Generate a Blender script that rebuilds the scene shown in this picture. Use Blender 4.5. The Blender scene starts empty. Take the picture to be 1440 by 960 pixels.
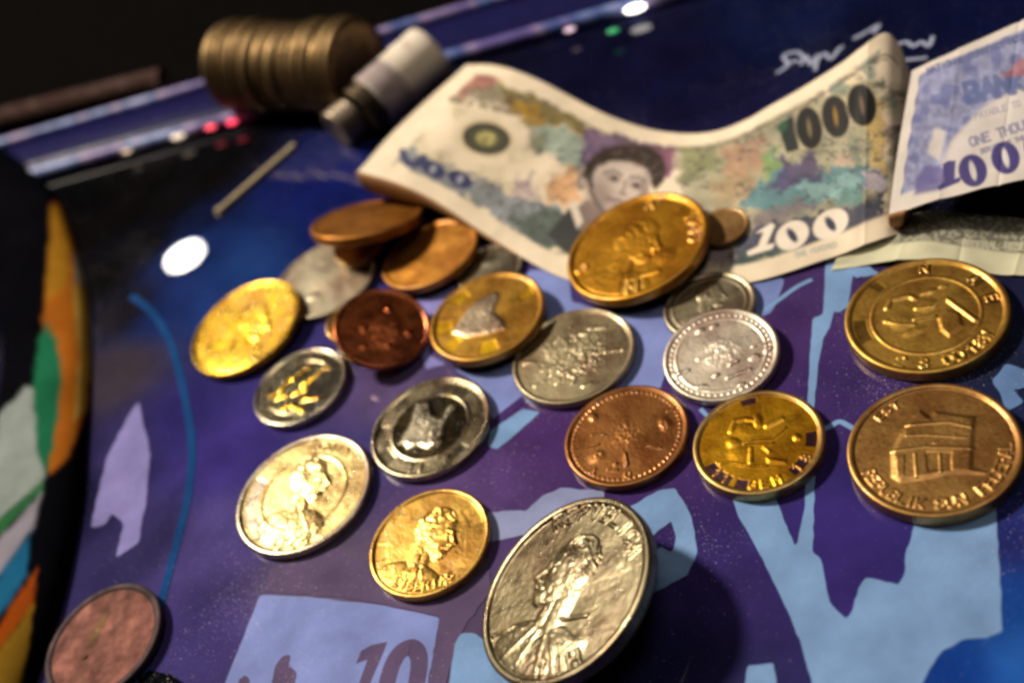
import bpy, math, random
import numpy as np

# ------------------------------------------------------------------ camera, world, lamps
MM = 0.001
sc = bpy.context.scene
COL = sc.collection
rng = np.random.default_rng(7)
random.seed(7)

CAM_H = 180.0                                   # camera height above the board in mm
F_PX = 1700.0                                   # focal length for a 1440 px wide picture
ROT = np.array([[0.89879405, -0.43837115, 0.0],
                [-0.29332755, -0.60141061, 0.74314483],
                [-0.32577325, -0.66793414, -0.66913061]])   # columns: right, down, forward
CAM = np.array([0.0, 0.0, CAM_H])

cam_d = bpy.data.cameras.new('camera')
cam_d.sensor_width = 36.0
cam_d.lens = F_PX / 1440.0 * 36.0
cam_d.clip_start = 0.01
cam_d.clip_end = 30.0
cam_d.dof.use_dof = True
cam_d.dof.focus_distance = 0.222
cam_d.dof.aperture_fstop = 9.2
cam = bpy.data.objects.new('camera', cam_d)
COL.objects.link(cam)
from mathutils import Matrix, Vector
mw = Matrix.Identity(4)
for i in range(3):
    mw[i][0] = ROT[i, 0]; mw[i][1] = -ROT[i, 1]; mw[i][2] = -ROT[i, 2]; mw[i][3] = CAM[i] * MM
cam.matrix_world = mw
sc.camera = cam

world = bpy.data.worlds.new('World')
sc.world = world
world.use_nodes = True
bg = world.node_tree.nodes['Background']
bg.inputs[0].default_value = (0.9, 0.72, 0.55, 1)
bg.inputs[1].default_value = 0.012

sc.view_settings.view_transform = 'Standard'
sc.view_settings.look = 'None'
sc.view_settings.exposure = 0.0
sc.view_settings.gamma = 1.0
sc.cycles.filter_width = 3.0
sc.cycles.use_denoising = True
sc.cycles.sample_clamp_indirect = 4.0
sc.cycles.max_bounces = 5
sc.cycles.caustics_reflective = False
sc.cycles.caustics_refractive = False

def area_lamp(name, loc, target, size, power, color, shape='DISK', size_y=None):
    d = bpy.data.lights.new(name, 'AREA')
    d.shape = shape; d.size = size * MM
    if size_y: d.size_y = size_y * MM
    d.energy = power; d.color = color
    o = bpy.data.objects.new(name, d)
    COL.objects.link(o)
    o.location = Vector(loc) * MM
    o.rotation_euler = (Vector(target) - Vector(loc)).to_track_quat('-Z', 'Y').to_euler()
    return o

# main warm lamp, up and behind to the left: it throws the shadows towards the camera and to the right
area_lamp('main_warm_lamp', (-720, 1010, 1170), (0, 200, 0), 210, 36.0, (1.0, 0.87, 0.69))
# small round lamp farther back: its mirror image is the white spot on the lacquered board
area_lamp('small_round_lamp', (-256, 1042, 463), (-72, 292, 0), 34, 0.26, (1.0, 0.97, 0.9), 'ELLIPSE', 14)
# weak, wide warm fill lamp, added overhead and unseen
area_lamp('added_fill_lamp', (260, 60, 1250), (20, 220, 0), 600, 2.6, (1.0, 0.86, 0.70), 'RECTANGLE', 400)
# ------------------------------------------------------------------ helpers
def ground(px, py, z=0.0):
    """point at height z (mm) where the line of sight of a photograph pixel meets it"""
    d = ROT @ np.array([(px - 720) / F_PX, (py - 480) / F_PX, 1.0])
    return CAM + (z - CAM[2]) / d[2] * d

def to_px(P):
    v = (np.asarray(P) - CAM) @ ROT
    return v[..., 0] / v[..., 2] * F_PX + 720, v[..., 1] / v[..., 2] * F_PX + 480

def lin(c):
    c = np.asarray(c, float) / 255.0
    return np.where(c <= 0.04045, c / 12.92, ((c + 0.055) / 1.055) ** 2.4)

def smooth(a, b, x):
    t = np.clip((x - a) / (b - a + 1e-12), 0, 1)
    return t * t * (3 - 2 * t)

class Noise:
    def __init__(s, seed): s.t = np.random.default_rng(seed).random((64, 64))
    def __call__(s, x, y):
        xi = np.floor(x).astype(int); yi = np.floor(y).astype(int)
        fx = x - xi; fy = y - yi
        fx = fx * fx * (3 - 2 * fx); fy = fy * fy * (3 - 2 * fy)
        t = s.t
        a = t[xi % 64, yi % 64]; b = t[(xi + 1) % 64, yi % 64]
        c = t[xi % 64, (yi + 1) % 64]; d = t[(xi + 1) % 64, (yi + 1) % 64]
        return (a * (1 - fx) + b * fx) * (1 - fy) + (c * (1 - fx) + d * fx) * fy

def in_poly(x, y, pts):
    ins = np.zeros(x.shape, bool)
    n = len(pts)
    for i in range(n):
        x0, y0 = pts[i]; x1, y1 = pts[(i + 1) % n]
        if y0 == y1: continue
        c = ((y0 > y) != (y1 > y)) & (x < (x1 - x0) * (y - y0) / (y1 - y0) + x0)
        ins ^= c
    return ins

def seg_dist(x, y, x0, y0, x1, y1):
    dx, dy = x1 - x0, y1 - y0
    L = dx * dx + dy * dy + 1e-12
    t = np.clip(((x - x0) * dx + (y - y0) * dy) / L, 0, 1)
    return np.hypot(x - x0 - t * dx, y - y0 - t * dy)

def line_dist(x, y, pts):
    d = np.full(x.shape, 1e9)
    for (a, b), (c, e) in zip(pts[:-1], pts[1:]):
        d = np.minimum(d, seg_dist(x, y, a, b, c, e))
    return d

def poly_sdf(x, y, pts):
    d = line_dist(x, y, list(pts) + [pts[0]])
    return np.where(in_poly(x, y, pts), d, -d)          # positive inside

def paint(col, mask, c, k=1.0):
    m = np.clip(mask * k, 0, 1)[..., None]
    col[:] = col * (1 - m) + np.asarray(c) * m

GLYPH = {
 '0': '0.6,0 0,0.8 0,2.2 0.6,3 1.4,3 2,2.2 2,0.8 1.4,0 0.6,0', '1': '0.3,2.3 1.1,3 1.1,0', '2': '0,2.3 0.6,3 1.5,3 2,2.2 0,0 2,0',
 '3': '0,2.6 0.7,3 1.6,2.8 1.6,1.9 0.8,1.6 1.8,1.2 1.8,0.3 1,0 0,0.4', '4': '1.5,0 1.5,3 0,1 2,1', '5': '1.9,3 0.2,3 0.1,1.7 1.2,1.9 2,1.1 1.5,0.1 0,0.2',
 '6': '1.7,3 0.4,2 0,0.9 0.7,0 1.5,0 2,0.8 1.4,1.6 0.2,1.2', '7': '0,3 2,3 0.7,0', '8': '1,1.6 0.2,2.2 0.6,3 1.4,3 1.8,2.2 1,1.6 0,0.8 0.5,0 1.5,0 2,0.8 1,1.6',
 '9': '1.8,1.8 0.6,1.4 0,2.2 0.6,3 1.4,3 2,2.1 1.6,1 0.4,0', 'A': '0,0 1,3 2,0|0.4,1.1 1.6,1.1', 'B': '0,0 0,3 1.4,3 1.8,2.3 1.3,1.6 0,1.6|1.3,1.6 2,0.9 1.5,0 0,0',
 'C': '2,2.4 1.3,3 0.6,3 0,2.2 0,0.8 0.6,0 1.3,0 2,0.6', 'D': '0,0 0,3 1.2,3 2,2.2 2,0.8 1.2,0 0,0', 'E': '2,3 0,3 0,0 2,0|0,1.6 1.5,1.6', 'F': '2,3 0,3 0,0|0,1.6 1.5,1.6',
 'G': '2,2.4 1.3,3 0.6,3 0,2.2 0,0.8 0.6,0 2,0.2 2,1.4 1.2,1.4', 'H': '0,0 0,3|2,0 2,3|0,1.6 2,1.6', 'I': '1,0 1,3', 'K': '0,0 0,3|2,3 0,1.4 2,0', 'L': '0,3 0,0 1.8,0',
 'M': '0,0 0,3 1,1.4 2,3 2,0', 'N': '0,0 0,3 2,0 2,3', 'O': '0.6,0 0,0.8 0,2.2 0.6,3 1.4,3 2,2.2 2,0.8 1.4,0 0.6,0', 'P': '0,0 0,3 1.5,3 2,2.3 1.5,1.5 0,1.5',
 'R': '0,0 0,3 1.5,3 2,2.3 1.5,1.5 0,1.5|1,1.5 2,0', 'S': '2,2.5 1.3,3 0.5,3 0,2.3 0.5,1.7 1.5,1.4 2,0.7 1.4,0 0.5,0 0,0.5', 'T': '0,3 2,3|1,3 1,0',
 'U': '0,3 0,0.7 0.6,0 1.4,0 2,0.7 2,3', 'V': '0,3 1,0 2,3', 'W': '0,3 0.5,0 1,2 1.5,0 2,3', 'X': '0,0 2,3|0,3 2,0', 'Y': '0,3 1,1.5 2,3|1,1.5 1,0', 'Z': '0,3 2,3 0,0 2,0', ' ': '', '.': '0.9,1.5 1.1,1.5',
}
def glyph(ch):
    return [[tuple(map(float, p.split(','))) for p in s.split()] for s in GLYPH[ch].split('|') if s]

def tag(o, label=None, cat=None, group=None, kind=None):
    if label: o['label'] = label
    if cat: o['category'] = cat
    if group: o['group'] = group
    if kind: o['kind'] = kind
    return o

def empty(name, loc=(0, 0, 0)):
    o = bpy.data.objects.new(name, None)
    o.empty_display_size = 0.005
    COL.objects.link(o)
    o.location = Vector(loc) * MM
    return o

def mesh_obj(name, V, F, mat=None, parent=None, col=None, rough=None, smooth_shade=True, normals=None, origin=None):
    """V in mm (world); one mesh object, parented without moving it"""
    V = np.asarray(V, float)
    if parent is not None and origin is None:
        origin = np.array(parent['_o']) if '_o' in parent else np.zeros(3)
    o0 = np.zeros(3) if origin is None else np.asarray(origin, float)
    me = bpy.data.meshes.new(name)
    if isinstance(F, np.ndarray):
        k = F.shape[1]
        me.vertices.add(len(V)); me.vertices.foreach_set('co', ((V - o0) * MM).ravel().astype(np.float32))
        me.loops.add(F.size); me.loops.foreach_set('vertex_index', F.ravel().astype(np.int32))
        me.polygons.add(len(F)); me.polygons.foreach_set('loop_start', np.arange(0, F.size, k, dtype=np.int32))
        me.update(calc_edges=True)
    else:
        me.from_pydata(((V - o0) * MM).tolist(), [], [list(f) for f in F])
    me.validate()
    if smooth_shade: me.polygons.foreach_set('use_smooth', np.ones(len(me.polygons), bool))
    if col is not None:
        a = me.color_attributes.new('Col', 'FLOAT_COLOR', 'POINT')
        c4 = np.ones((len(V), 4)); c4[:, :3] = np.asarray(col)
        a.data.foreach_set('color', c4.ravel().astype(np.float32))
    if rough is not None:
        a = me.attributes.new('rough', 'FLOAT', 'POINT')
        a.data.foreach_set('value', np.asarray(rough).astype(np.float32))
    if normals is not None:
        me.normals_split_custom_set_from_vertices(np.asarray(normals).tolist())
    if mat: me.materials.append(mat)
    o = bpy.data.objects.new(name, me)
    COL.objects.link(o)
    if parent is not None: o.parent = parent
    else: o.location = Vector(o0) * MM
    return o

def thing(name, origin, label, cat, group=None):
    e = empty(name, origin)
    e['_o'] = [float(v) for v in origin]
    tag(e, label, cat, group)
    return e

def grid_faces(n, m, wrap=False):
    i = np.arange(n - 1)[:, None]; j = np.arange(m if wrap else m - 1)[None, :]
    a = i * m + j; b = i * m + (j + 1) % m
    return np.stack([a, b, b + m, a + m], -1).reshape(-1, 4)

# ------------------------------------------------------------------ materials
def new_mat(name):
    m = bpy.data.materials.new(name); m.use_nodes = True
    nt = m.node_tree
    return m, nt, nt.nodes['Principled BSDF']

def N(nt, t, **kw):
    n = nt.nodes.new(t)
    for k, v in kw.items(): setattr(n, k, v)
    return n

def mixrgb(nt, mode, fac, a, b):
    n = N(nt, 'ShaderNodeMix', data_type='RGBA', blend_type=mode)
    for k, v in ((0, fac), (6, a), (7, b)):
        if hasattr(v, 'is_linked'): nt.links.new(v, n.inputs[k])
        else: n.inputs[k].default_value = v
    return n.outputs[2]

def noise_node(nt, scale, detail=3, rough=0.55):
    tc = N(nt, 'ShaderNodeTexCoord'); n = N(nt, 'ShaderNodeTexNoise')
    n.inputs['Scale'].default_value = scale; n.inputs['Detail'].default_value = detail; n.inputs['Roughness'].default_value = rough
    nt.links.new(tc.outputs['Object'], n.inputs['Vector'])
    return n

def ramp(nt, src, p0, p1, v0, v1):
    r = N(nt, 'ShaderNodeMapRange')
    r.inputs[1].default_value = p0; r.inputs[2].default_value = p1; r.inputs[3].default_value = v0; r.inputs[4].default_value = v1
    nt.links.new(src, r.inputs[0])
    return r.outputs[0]

def coin_metal():
    m, nt, b = new_mat('coin_metal')
    at = N(nt, 'ShaderNodeAttribute', attribute_name='Col'); ra = N(nt, 'ShaderNodeAttribute', attribute_name='rough')
    n1 = noise_node(nt, 260, 4); n2 = noise_node(nt, 1700, 3); n3 = noise_node(nt, 5200, 2)
    dirt = ramp(nt, n1.outputs[0], 0.35, 0.65, 0.62, 1.06)
    spots = ramp(nt, n2.outputs[0], 0.30, 0.42, 0.55, 1.0)
    c = mixrgb(nt, 'MULTIPLY', 1.0, at.outputs['Color'], dirt)
    c = mixrgb(nt, 'MULTIPLY', 0.8, c, spots)
    n6 = noise_node(nt, 95, 5, 0.65)
    tarn = mixrgb(nt, 'MULTIPLY', 1.0, c, (0.62, 0.50, 0.50, 1))
    c = mixrgb(nt, 'MIX', ramp(nt, n6.outputs[0], 0.46, 0.62, 0.0, 0.85), c, tarn)
    nt.links.new(c, b.inputs['Base Color'])
    b.inputs['Metallic'].default_value = 1.0
    b.inputs['Coat Weight'].default_value = 0.45; b.inputs['Coat Roughness'].default_value = 0.07; b.inputs['Coat IOR'].default_value = 1.55
    add = N(nt, 'ShaderNodeMath', operation='ADD')
    nt.links.new(ra.outputs['Fac'], add.inputs[0]); nt.links.new(ramp(nt, n1.outputs[0], 0.3, 0.7, 0.10, -0.06), add.inputs[1])
    nt.links.new(add.outputs[0], b.inputs['Roughness'])
    mx = N(nt, 'ShaderNodeMath', operation='ADD')
    nt.links.new(n2.outputs[0], mx.inputs[0]); nt.links.new(n3.outputs[0], mx.inputs[1])
    bp = N(nt, 'ShaderNodeBump'); bp.inputs['Strength'].default_value = 0.16; bp.inputs['Distance'].default_value = 0.00010
    nt.links.new(mx.outputs[0], bp.inputs['Height']); nt.links.new(bp.outputs[0], b.inputs['Normal'])
    n7 = noise_node(nt, 2400, 2)                              # nicks and scratches that glint in the clear top layer
    b2 = N(nt, 'ShaderNodeBump'); b2.inputs['Strength'].default_value = 0.55; b2.inputs['Distance'].default_value = 0.00016
    nt.links.new(n7.outputs[0], b2.inputs['Height']); nt.links.new(bp.outputs[0], b2.inputs['Normal']); nt.links.new(b2.outputs[0], b.inputs['Coat Normal'])
    return m
COIN = coin_metal()
DULL = COIN.copy(); DULL.name = 'dull_coin_metal'
_b = DULL.node_tree.nodes['Principled BSDF']; _b.inputs['Coat Weight'].default_value = 0.0; _b.inputs['Metallic'].default_value = 0.55

def board_print(name, color=None):
    """printed board under a worn clear lacquer"""
    m, nt, b = new_mat(name)
    if color is None:
        base = N(nt, 'ShaderNodeAttribute', attribute_name='Col').outputs['Color']
    else:
        r = N(nt, 'ShaderNodeRGB'); r.outputs[0].default_value = (*color, 1); base = r.outputs[0]
    n1 = noise_node(nt, 90, 5); n2 = noise_node(nt, 2600, 2); n3 = noise_node(nt, 900, 3)
    c = mixrgb(nt, 'MULTIPLY', 1.0, base, ramp(nt, n1.outputs[0], 0.3, 0.7, 0.78, 1.16))
    dust = ramp(nt, n2.outputs[0], 0.70, 0.76, 0.0, 0.30)
    c = mixrgb(nt, 'MIX', dust, c, (0.45, 0.42, 0.48, 1))
    n4 = noise_node(nt, 3000, 0); n5 = noise_node(nt, 22, 3)
    sparkle = N(nt, 'ShaderNodeMath', operation='ADD')
    nt.links.new(n4.outputs[0], sparkle.inputs[0]); nt.links.new(ramp(nt, n5.outputs[0], 0.40, 0.68, -0.10, 0.07), sparkle.inputs[1])
    c = mixrgb(nt, 'MIX', ramp(nt, sparkle.outputs[0], 0.74, 0.86, 0.0, 0.6), c, (0.62, 0.56, 0.58, 1))  # pale flecks paint the lacquer's sparkle into the colour, along with dust
    nt.links.new(c, b.inputs['Base Color'])
    b.inputs['Roughness'].default_value = 0.36
    b.inputs['IOR'].default_value = 1.0
    b.inputs['Coat Weight'].default_value = 0.75
    b.inputs['Coat Roughness'].default_value = 0.012
    b.inputs['Coat IOR'].default_value = 1.45
    bp = N(nt, 'ShaderNodeBump'); bp.inputs['Strength'].default_value = 0.35; bp.inputs['Distance'].default_value = 0.00006
    mx = N(nt, 'ShaderNodeMath', operation='ADD')
    nt.links.new(n2.outputs[0], mx.inputs[0]); nt.links.new(n3.outputs[0], mx.inputs[1])
    nt.links.new(mx.outputs[0], bp.inputs['Height']); nt.links.new(bp.outputs[0], b.inputs['Normal'])
    return m

def paper_mat(name):
    m, nt, b = new_mat(name)
    at = N(nt, 'ShaderNodeAttribute', attribute_name='Col')
    n1 = noise_node(nt, 140, 4); n2 = noise_node(nt, 1500, 3)
    c = mixrgb(nt, 'MULTIPLY', 1.0, at.outputs['Color'], ramp(nt, n1.outputs[0], 0.3, 0.7, 0.86, 1.06))
    nt.links.new(c, b.inputs['Base Color'])
    b.inputs['Roughness'].default_value = 0.62
    b.inputs['Specular IOR Level'].default_value = 0.25
    bp = N(nt, 'ShaderNodeBump'); bp.inputs['Strength'].default_value = 0.25; bp.inputs['Distance'].default_value = 0.00008
    nt.links.new(n2.outputs[0], bp.inputs['Height']); nt.links.new(bp.outputs[0], b.inputs['Normal'])
    return m
PAPER = paper_mat('banknote_paper')

def simple_mat(name, color, rough=0.4, metal=0.0, emit=None, coat=0.0, var=0.25, scale=300):
    m, nt, b = new_mat(name)
    n1 = noise_node(nt, scale, 4)
    c = mixrgb(nt, 'MULTIPLY', 1.0, (*color, 1), ramp(nt, n1.outputs[0], 0.3, 0.7, 1 - var, 1 + var * 0.4))
    nt.links.new(c, b.inputs['Base Color'])
    nt.links.new(ramp(nt, n1.outputs[0], 0.3, 0.7, rough * 1.2, rough * 0.85), b.inputs['Roughness'])
    b.inputs['Metallic'].default_value = metal
    b.inputs['Coat Weight'].default_value = coat
    b.inputs['Coat Roughness'].default_value = 0.05
    if emit:
        b.inputs['Emission Color'].default_value = (*emit[0], 1); b.inputs['Emission Strength'].default_value = emit[1]
    return m

# ------------------------------------------------------------------ the setting: floor, printed board, rail, guide wall
floor_m = simple_mat('black_floor', (0.004, 0.0035, 0.0035), 0.9)
floor_m.node_tree.nodes['Principled BSDF'].inputs['IOR'].default_value = 1.0
fl = mesh_obj('cabinet_floor', [(-2500, -600, -8), (2500, -600, -8), (2500, 3500, -8), (-2500, 3500, -8)], [(0, 1, 2, 3)], floor_m, smooth_shade=False)
tag(fl, kind='structure')

E1 = np.array([0.9373, -0.3486, 0]); E2 = np.array([0.3486, 0.9373, 0]); RAIL0 = np.array([-131.0, 380.0, 0])
# colours printed on the board, given where they stand in the photograph
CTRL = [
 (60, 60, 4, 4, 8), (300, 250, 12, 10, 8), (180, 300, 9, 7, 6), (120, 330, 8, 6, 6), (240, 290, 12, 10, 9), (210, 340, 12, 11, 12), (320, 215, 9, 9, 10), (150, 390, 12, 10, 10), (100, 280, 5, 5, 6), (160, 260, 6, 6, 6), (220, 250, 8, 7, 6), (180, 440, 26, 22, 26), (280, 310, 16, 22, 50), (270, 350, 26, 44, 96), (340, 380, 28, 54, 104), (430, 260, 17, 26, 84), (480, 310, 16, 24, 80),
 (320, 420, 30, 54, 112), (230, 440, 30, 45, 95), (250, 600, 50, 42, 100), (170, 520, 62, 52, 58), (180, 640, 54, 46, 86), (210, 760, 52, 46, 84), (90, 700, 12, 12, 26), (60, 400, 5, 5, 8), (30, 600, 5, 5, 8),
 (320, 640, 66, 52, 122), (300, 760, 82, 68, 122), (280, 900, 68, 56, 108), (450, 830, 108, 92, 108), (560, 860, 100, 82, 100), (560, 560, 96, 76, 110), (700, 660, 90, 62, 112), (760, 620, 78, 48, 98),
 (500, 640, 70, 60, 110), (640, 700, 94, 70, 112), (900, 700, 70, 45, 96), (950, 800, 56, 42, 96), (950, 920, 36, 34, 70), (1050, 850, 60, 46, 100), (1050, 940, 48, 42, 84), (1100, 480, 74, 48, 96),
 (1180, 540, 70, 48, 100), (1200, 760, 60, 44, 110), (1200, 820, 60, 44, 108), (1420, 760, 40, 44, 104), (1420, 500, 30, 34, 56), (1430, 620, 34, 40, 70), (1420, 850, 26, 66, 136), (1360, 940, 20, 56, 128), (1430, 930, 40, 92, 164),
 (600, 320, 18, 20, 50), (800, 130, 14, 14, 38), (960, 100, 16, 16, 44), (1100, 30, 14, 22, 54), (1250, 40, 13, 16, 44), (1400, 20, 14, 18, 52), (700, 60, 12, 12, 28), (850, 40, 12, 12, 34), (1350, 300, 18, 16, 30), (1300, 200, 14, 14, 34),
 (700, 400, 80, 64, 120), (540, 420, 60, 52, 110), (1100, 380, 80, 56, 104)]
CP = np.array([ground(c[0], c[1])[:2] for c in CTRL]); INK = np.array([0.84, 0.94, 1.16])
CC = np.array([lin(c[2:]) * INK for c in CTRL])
nb = 260
su = np.linspace(-330, 400, nb); tv = np.linspace(-420, 30, nb)
S, T = np.meshgrid(su, tv, indexing='ij')
BV = RAIL0 + S[..., None] * E1 + T[..., None] * E2
flat = BV.reshape(-1, 3)
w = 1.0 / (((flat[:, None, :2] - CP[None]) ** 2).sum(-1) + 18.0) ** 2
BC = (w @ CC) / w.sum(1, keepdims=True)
nz = Noise(3)
mott = 0.86 + 0.28 * nz(flat[:, 0] / 9 + 50, flat[:, 1] / 9 + 50)
BC = BC * mott[:, None]
board_m = board_print('printed_board')
board = mesh_obj('printed_board', flat, grid_faces(nb, nb), board_m, col=BC)
# slab body below the print
b4 = [BV[0, 0], BV[-1, 0], BV[-1, -1], BV[0, -1]]
skirt = [p - np.array([0, 0, 0.3]) for p in b4] + [p - np.array([0, 0, 7.5]) for p in b4]
mesh_obj('board_core', skirt, [(0, 1, 5, 4), (1, 2, 6, 5), (2, 3, 7, 6), (3, 0, 4, 7), (4, 5, 6, 7)], simple_mat('board_core', (0.02, 0.02, 0.03), 0.5), board, smooth_shade=False)
tag(board, kind='structure')
board['label'] = 'glossy printed board in purple and navy under the coins'

from mathutils.geometry import tessellate_polygon
PRINTS = {}
def print_mat(rgb):
    if rgb not in PRINTS: PRINTS[rgb] = board_print('print_%d_%d_%d' % rgb, tuple(lin(rgb) * INK))
    return PRINTS[rgb]
print_z = [0.05]
def printed(name, pts, rgb, z=None):
    z = print_z[0] if z is None else z
    print_z[0] += 0.004
    P = [ground(x, y, 0) for x, y in pts]
    V = [(p[0], p[1], z) for p in P]
    tris = tessellate_polygon([[Vector(v) for v in V]])
    F = []
    for t in tris:
        a, b_, c = [np.array(V[k]) for k in t]
        F.append(t if np.cross(b_ - a, c - a)[2] > 0 else t[::-1])
    return mesh_obj(name, V, F, print_mat(rgb), board, smooth_shade=False)

def ragged(pts, amp=1.6, step=9, seed=1):
    """the worn, uneven edge of the print"""
    r = random.Random(seed); out = []
    for (x0, y0), (x1, y1) in zip(pts, pts[1:] + pts[:1]):
        n = max(1, int(math.hypot(x1 - x0, y1 - y0) / step))
        for k in range(n):
            t = k / n; j = amp if k else 0
            out.append((x0 + (x1 - x0) * t + r.uniform(-j, j), y0 + (y1 - y0) * t + r.uniform(-j, j)))
    for _ in range(2):                                        # rounded corners
        out = [q for (xa, ya), (xb, yb) in zip(out, out[1:] + out[:1]) for q in ((xa * .75 + xb * .25, ya * .75 + yb * .25), (xa * .25 + xb * .75, ya * .25 + yb * .75))]
    return out

def spline(pts, n):
    P = np.asarray(pts, float); m = len(P)
    Pe = np.vstack([2 * P[0] - P[1], P, 2 * P[-1] - P[-2]])
    t = np.linspace(0, m - 1 - 1e-9, n); i = t.astype(int); u = (t - i)[:, None]
    p0, p1, p2, p3 = Pe[i], Pe[i + 1], Pe[i + 2], Pe[i + 3]
    return 0.5 * ((2 * p1) + (-p0 + p2) * u + (2 * p0 - 5 * p1 + 4 * p2 - p3) * u ** 2 + (-p0 + 3 * p1 - 3 * p2 + p3) * u ** 3)

def printed_line(name, pts, width_mm, rgb, n=40):
    P = spline([ground(x, y)[:2] for x, y in pts], n)
    d = np.gradient(P, axis=0); d /= np.linalg.norm(d, axis=1, keepdims=True) + 1e-9
    nn = np.stack([-d[:, 1], d[:, 0]], 1) * (np.broadcast_to(np.asarray(width_mm, float), (n,))[:, None] / 2)
    z = print_z[0]; print_z[0] += 0.004
    V = np.zeros((2 * n, 3)); V[0::2, :2] = P - nn; V[1::2, :2] = P + nn; V[:, 2] = z
    F = [(2 * i, 2 * i + 2, 2 * i + 3, 2 * i + 1) for i in range(n - 1)]
    return mesh_obj(name, V, F, print_mat(rgb), board, smooth_shade=False)

BLUE = (132, 162, 196); LAV = (150, 140, 192); LAVB = (140, 148, 196); BROWN = (104, 84, 110); PURP = (74, 50, 102)
printed('printed_shape', ragged([(1038, 725), (1060, 763), (1083, 807), (1107, 857), (1127, 907), (1142, 960), (1150, 1010), (1280, 1010), (1297, 960), (1307, 940), (1327, 913), (1357, 898), (1387, 897), (1410, 887), (1408, 840), (1405, 790), (1402, 737), (1398, 660), (1300, 660), (1285, 740), (1273, 780), (1272, 807), (1263, 822), (1237, 815), (1217, 812), (1207, 827), (1198, 860), (1190, 870), (1177, 858), (1167, 847), (1160, 813), (1153, 783), (1143, 777), (1145, 707), (1146, 660), (1134, 660), (1132, 712), (1122, 763), (1117, 767), (1107, 740), (1100, 723), (1080, 670), (1020, 670)], 1.2, 8, 2), BLUE)
printed('printed_shape', ragged([(1133, 640), (1135, 570), (1140, 480), (1143, 447), (1157, 443), (1160, 383), (1165, 350), (1196, 350), (1200, 383), (1193, 430), (1180, 440), (1173, 437), (1167, 460), (1157, 477), (1150, 520), (1145, 570), (1144, 640)], 1.0, 8, 3), BLUE)
printed('printed_shape', ragged([(1040, 400), (1103, 392), (1094, 420), (1084, 440), (1066, 446), (1050, 430)], 1.5, 8, 4), (128, 140, 186))
printed_line('printed_line', [(1070, 440), (1095, 422), (1120, 404), (1142, 393)], [0.5] * 3 + [1.0] * 37, BLUE)
printed_line('printed_line', [(1150, 606), (1166, 600), (1180, 593), (1192, 598), (1206, 606)], 1.1, BLUE)
printed_line('printed_line', [(1030, 596), (1052, 606), (1070, 640)], 0.9, BLUE)
printed_line('printed_line', [(985, 575), (1000, 590), (1012, 600)], 0.9, BLUE)
# hook left of the large shape
printed('printed_shape', ragged([(885, 712), (925, 690), (950, 686), (973, 728), (981, 775), (967, 808), (915, 836), (898, 830), (905, 790), (930, 768), (946, 776), (951, 755), (944, 732), (926, 745), (900, 770)], 1.2, 8, 5), BLUE)
printed('printed_shape', ragged([(1048, 960), (1052, 935), (1088, 932), (1092, 960), (1096, 1000), (1040, 1000)], 1.2, 8, 6), BLUE)
# lavender field around the middle coins
printed('printed_shape', ragged([(640, 520), (690, 470), (735, 400), (745, 380), (800, 380), (805, 425), (860, 440), (945, 425), (950, 480), (936, 520), (925, 560), (880, 548), (850, 560), (790, 572), (735, 566), (700, 592), (688, 604), (694, 575), (672, 540)], 1.4, 9, 7), LAVB)
printed('printed_shape', ragged([(690, 606), (735, 575), (760, 580), (700, 632), (686, 628)], 1.0, 8, 8), BLUE)
printed_line('printed_line', [(690, 598), (712, 580), (738, 560)], 2.0, PURP)
printed('printed_shape', ragged([(585, 420), (640, 400), (640, 430), (606, 444), (604, 500), (628, 512), (600, 520), (585, 470)], 1.0, 8, 9), LAV)
printed('printed_shape', ragged([(930, 440), (1050, 430), (1010, 470), (930, 470)], 1.0, 8, 19), LAVB)
printed('printed_shape', ragged([(680, 721), (723, 718), (740, 719), (763, 697), (787, 686), (850, 690), (850, 770), (740, 752), (690, 762), (670, 750)], 1.2, 8, 10), (150, 152, 180))
# the panel with its number
printed('printed_panel', ragged([(366, 836), (435, 839), (491, 846), (539, 851), (619, 868), (602, 960), (590, 1010), (296, 1010), (317, 960), (345, 890)], 0.8, 12, 11), LAVB)
printed('printed_shape', ragged([(380, 800), (470, 770), (530, 800), (620, 850), (690, 800), (690, 830), (655, 880), (632, 940), (618, 1010), (590, 1010), (602, 960), (619, 866), (540, 849), (440, 836), (372, 832)], 1.6, 9, 12), BROWN)
printed('printed_shape', ragged([(632, 960), (640, 905), (648, 890), (668, 890), (700, 915), (740, 1010), (622, 1010)], 0.8, 9, 13), BLUE)
printed('printed_number', [(501, 933), (508, 915), (522, 907), (545, 902), (540, 916), (521, 960), (508, 1000), (488, 1000), (506, 958), (517, 927)], BROWN)
printed_line('printed_number', [(538, 1000), (547, 950), (560, 920), (578, 910), (589, 922), (588, 950), (576, 1000)], 3.4, BROWN)
printed('printed_shape', ragged([(382, 960), (388, 935), (398, 922), (409, 920), (406, 935), (418, 946), (414, 975), (384, 985)], 1.0, 7, 14), BROWN)
printed('printed_shape', ragged([(330, 985), (336, 955), (346, 948), (352, 956), (350, 985)], 1.0, 7, 15), BROWN)
# left: blue line and lavender flame
printed_line('printed_line', [(185, 416), (214, 440), (238, 478), (254, 530), (266, 590), (270, 640), (264, 700), (252, 750), (238, 805), (222, 865), (206, 935), (196, 990)], 2.0, (30, 70, 118), 80)
printed('printed_shape', ragged([(196, 565), (212, 640), (206, 700), (196, 762), (164, 784), (174, 735), (158, 722), (150, 736), (128, 742), (140, 690), (152, 640), (178, 590)], 1.4, 8, 16), (142, 130, 176))
printed('printed_shape', [(196, 952), (210, 942), (240, 948), (262, 962), (275, 1010), (180, 1010)], (12, 14, 16))
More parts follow.
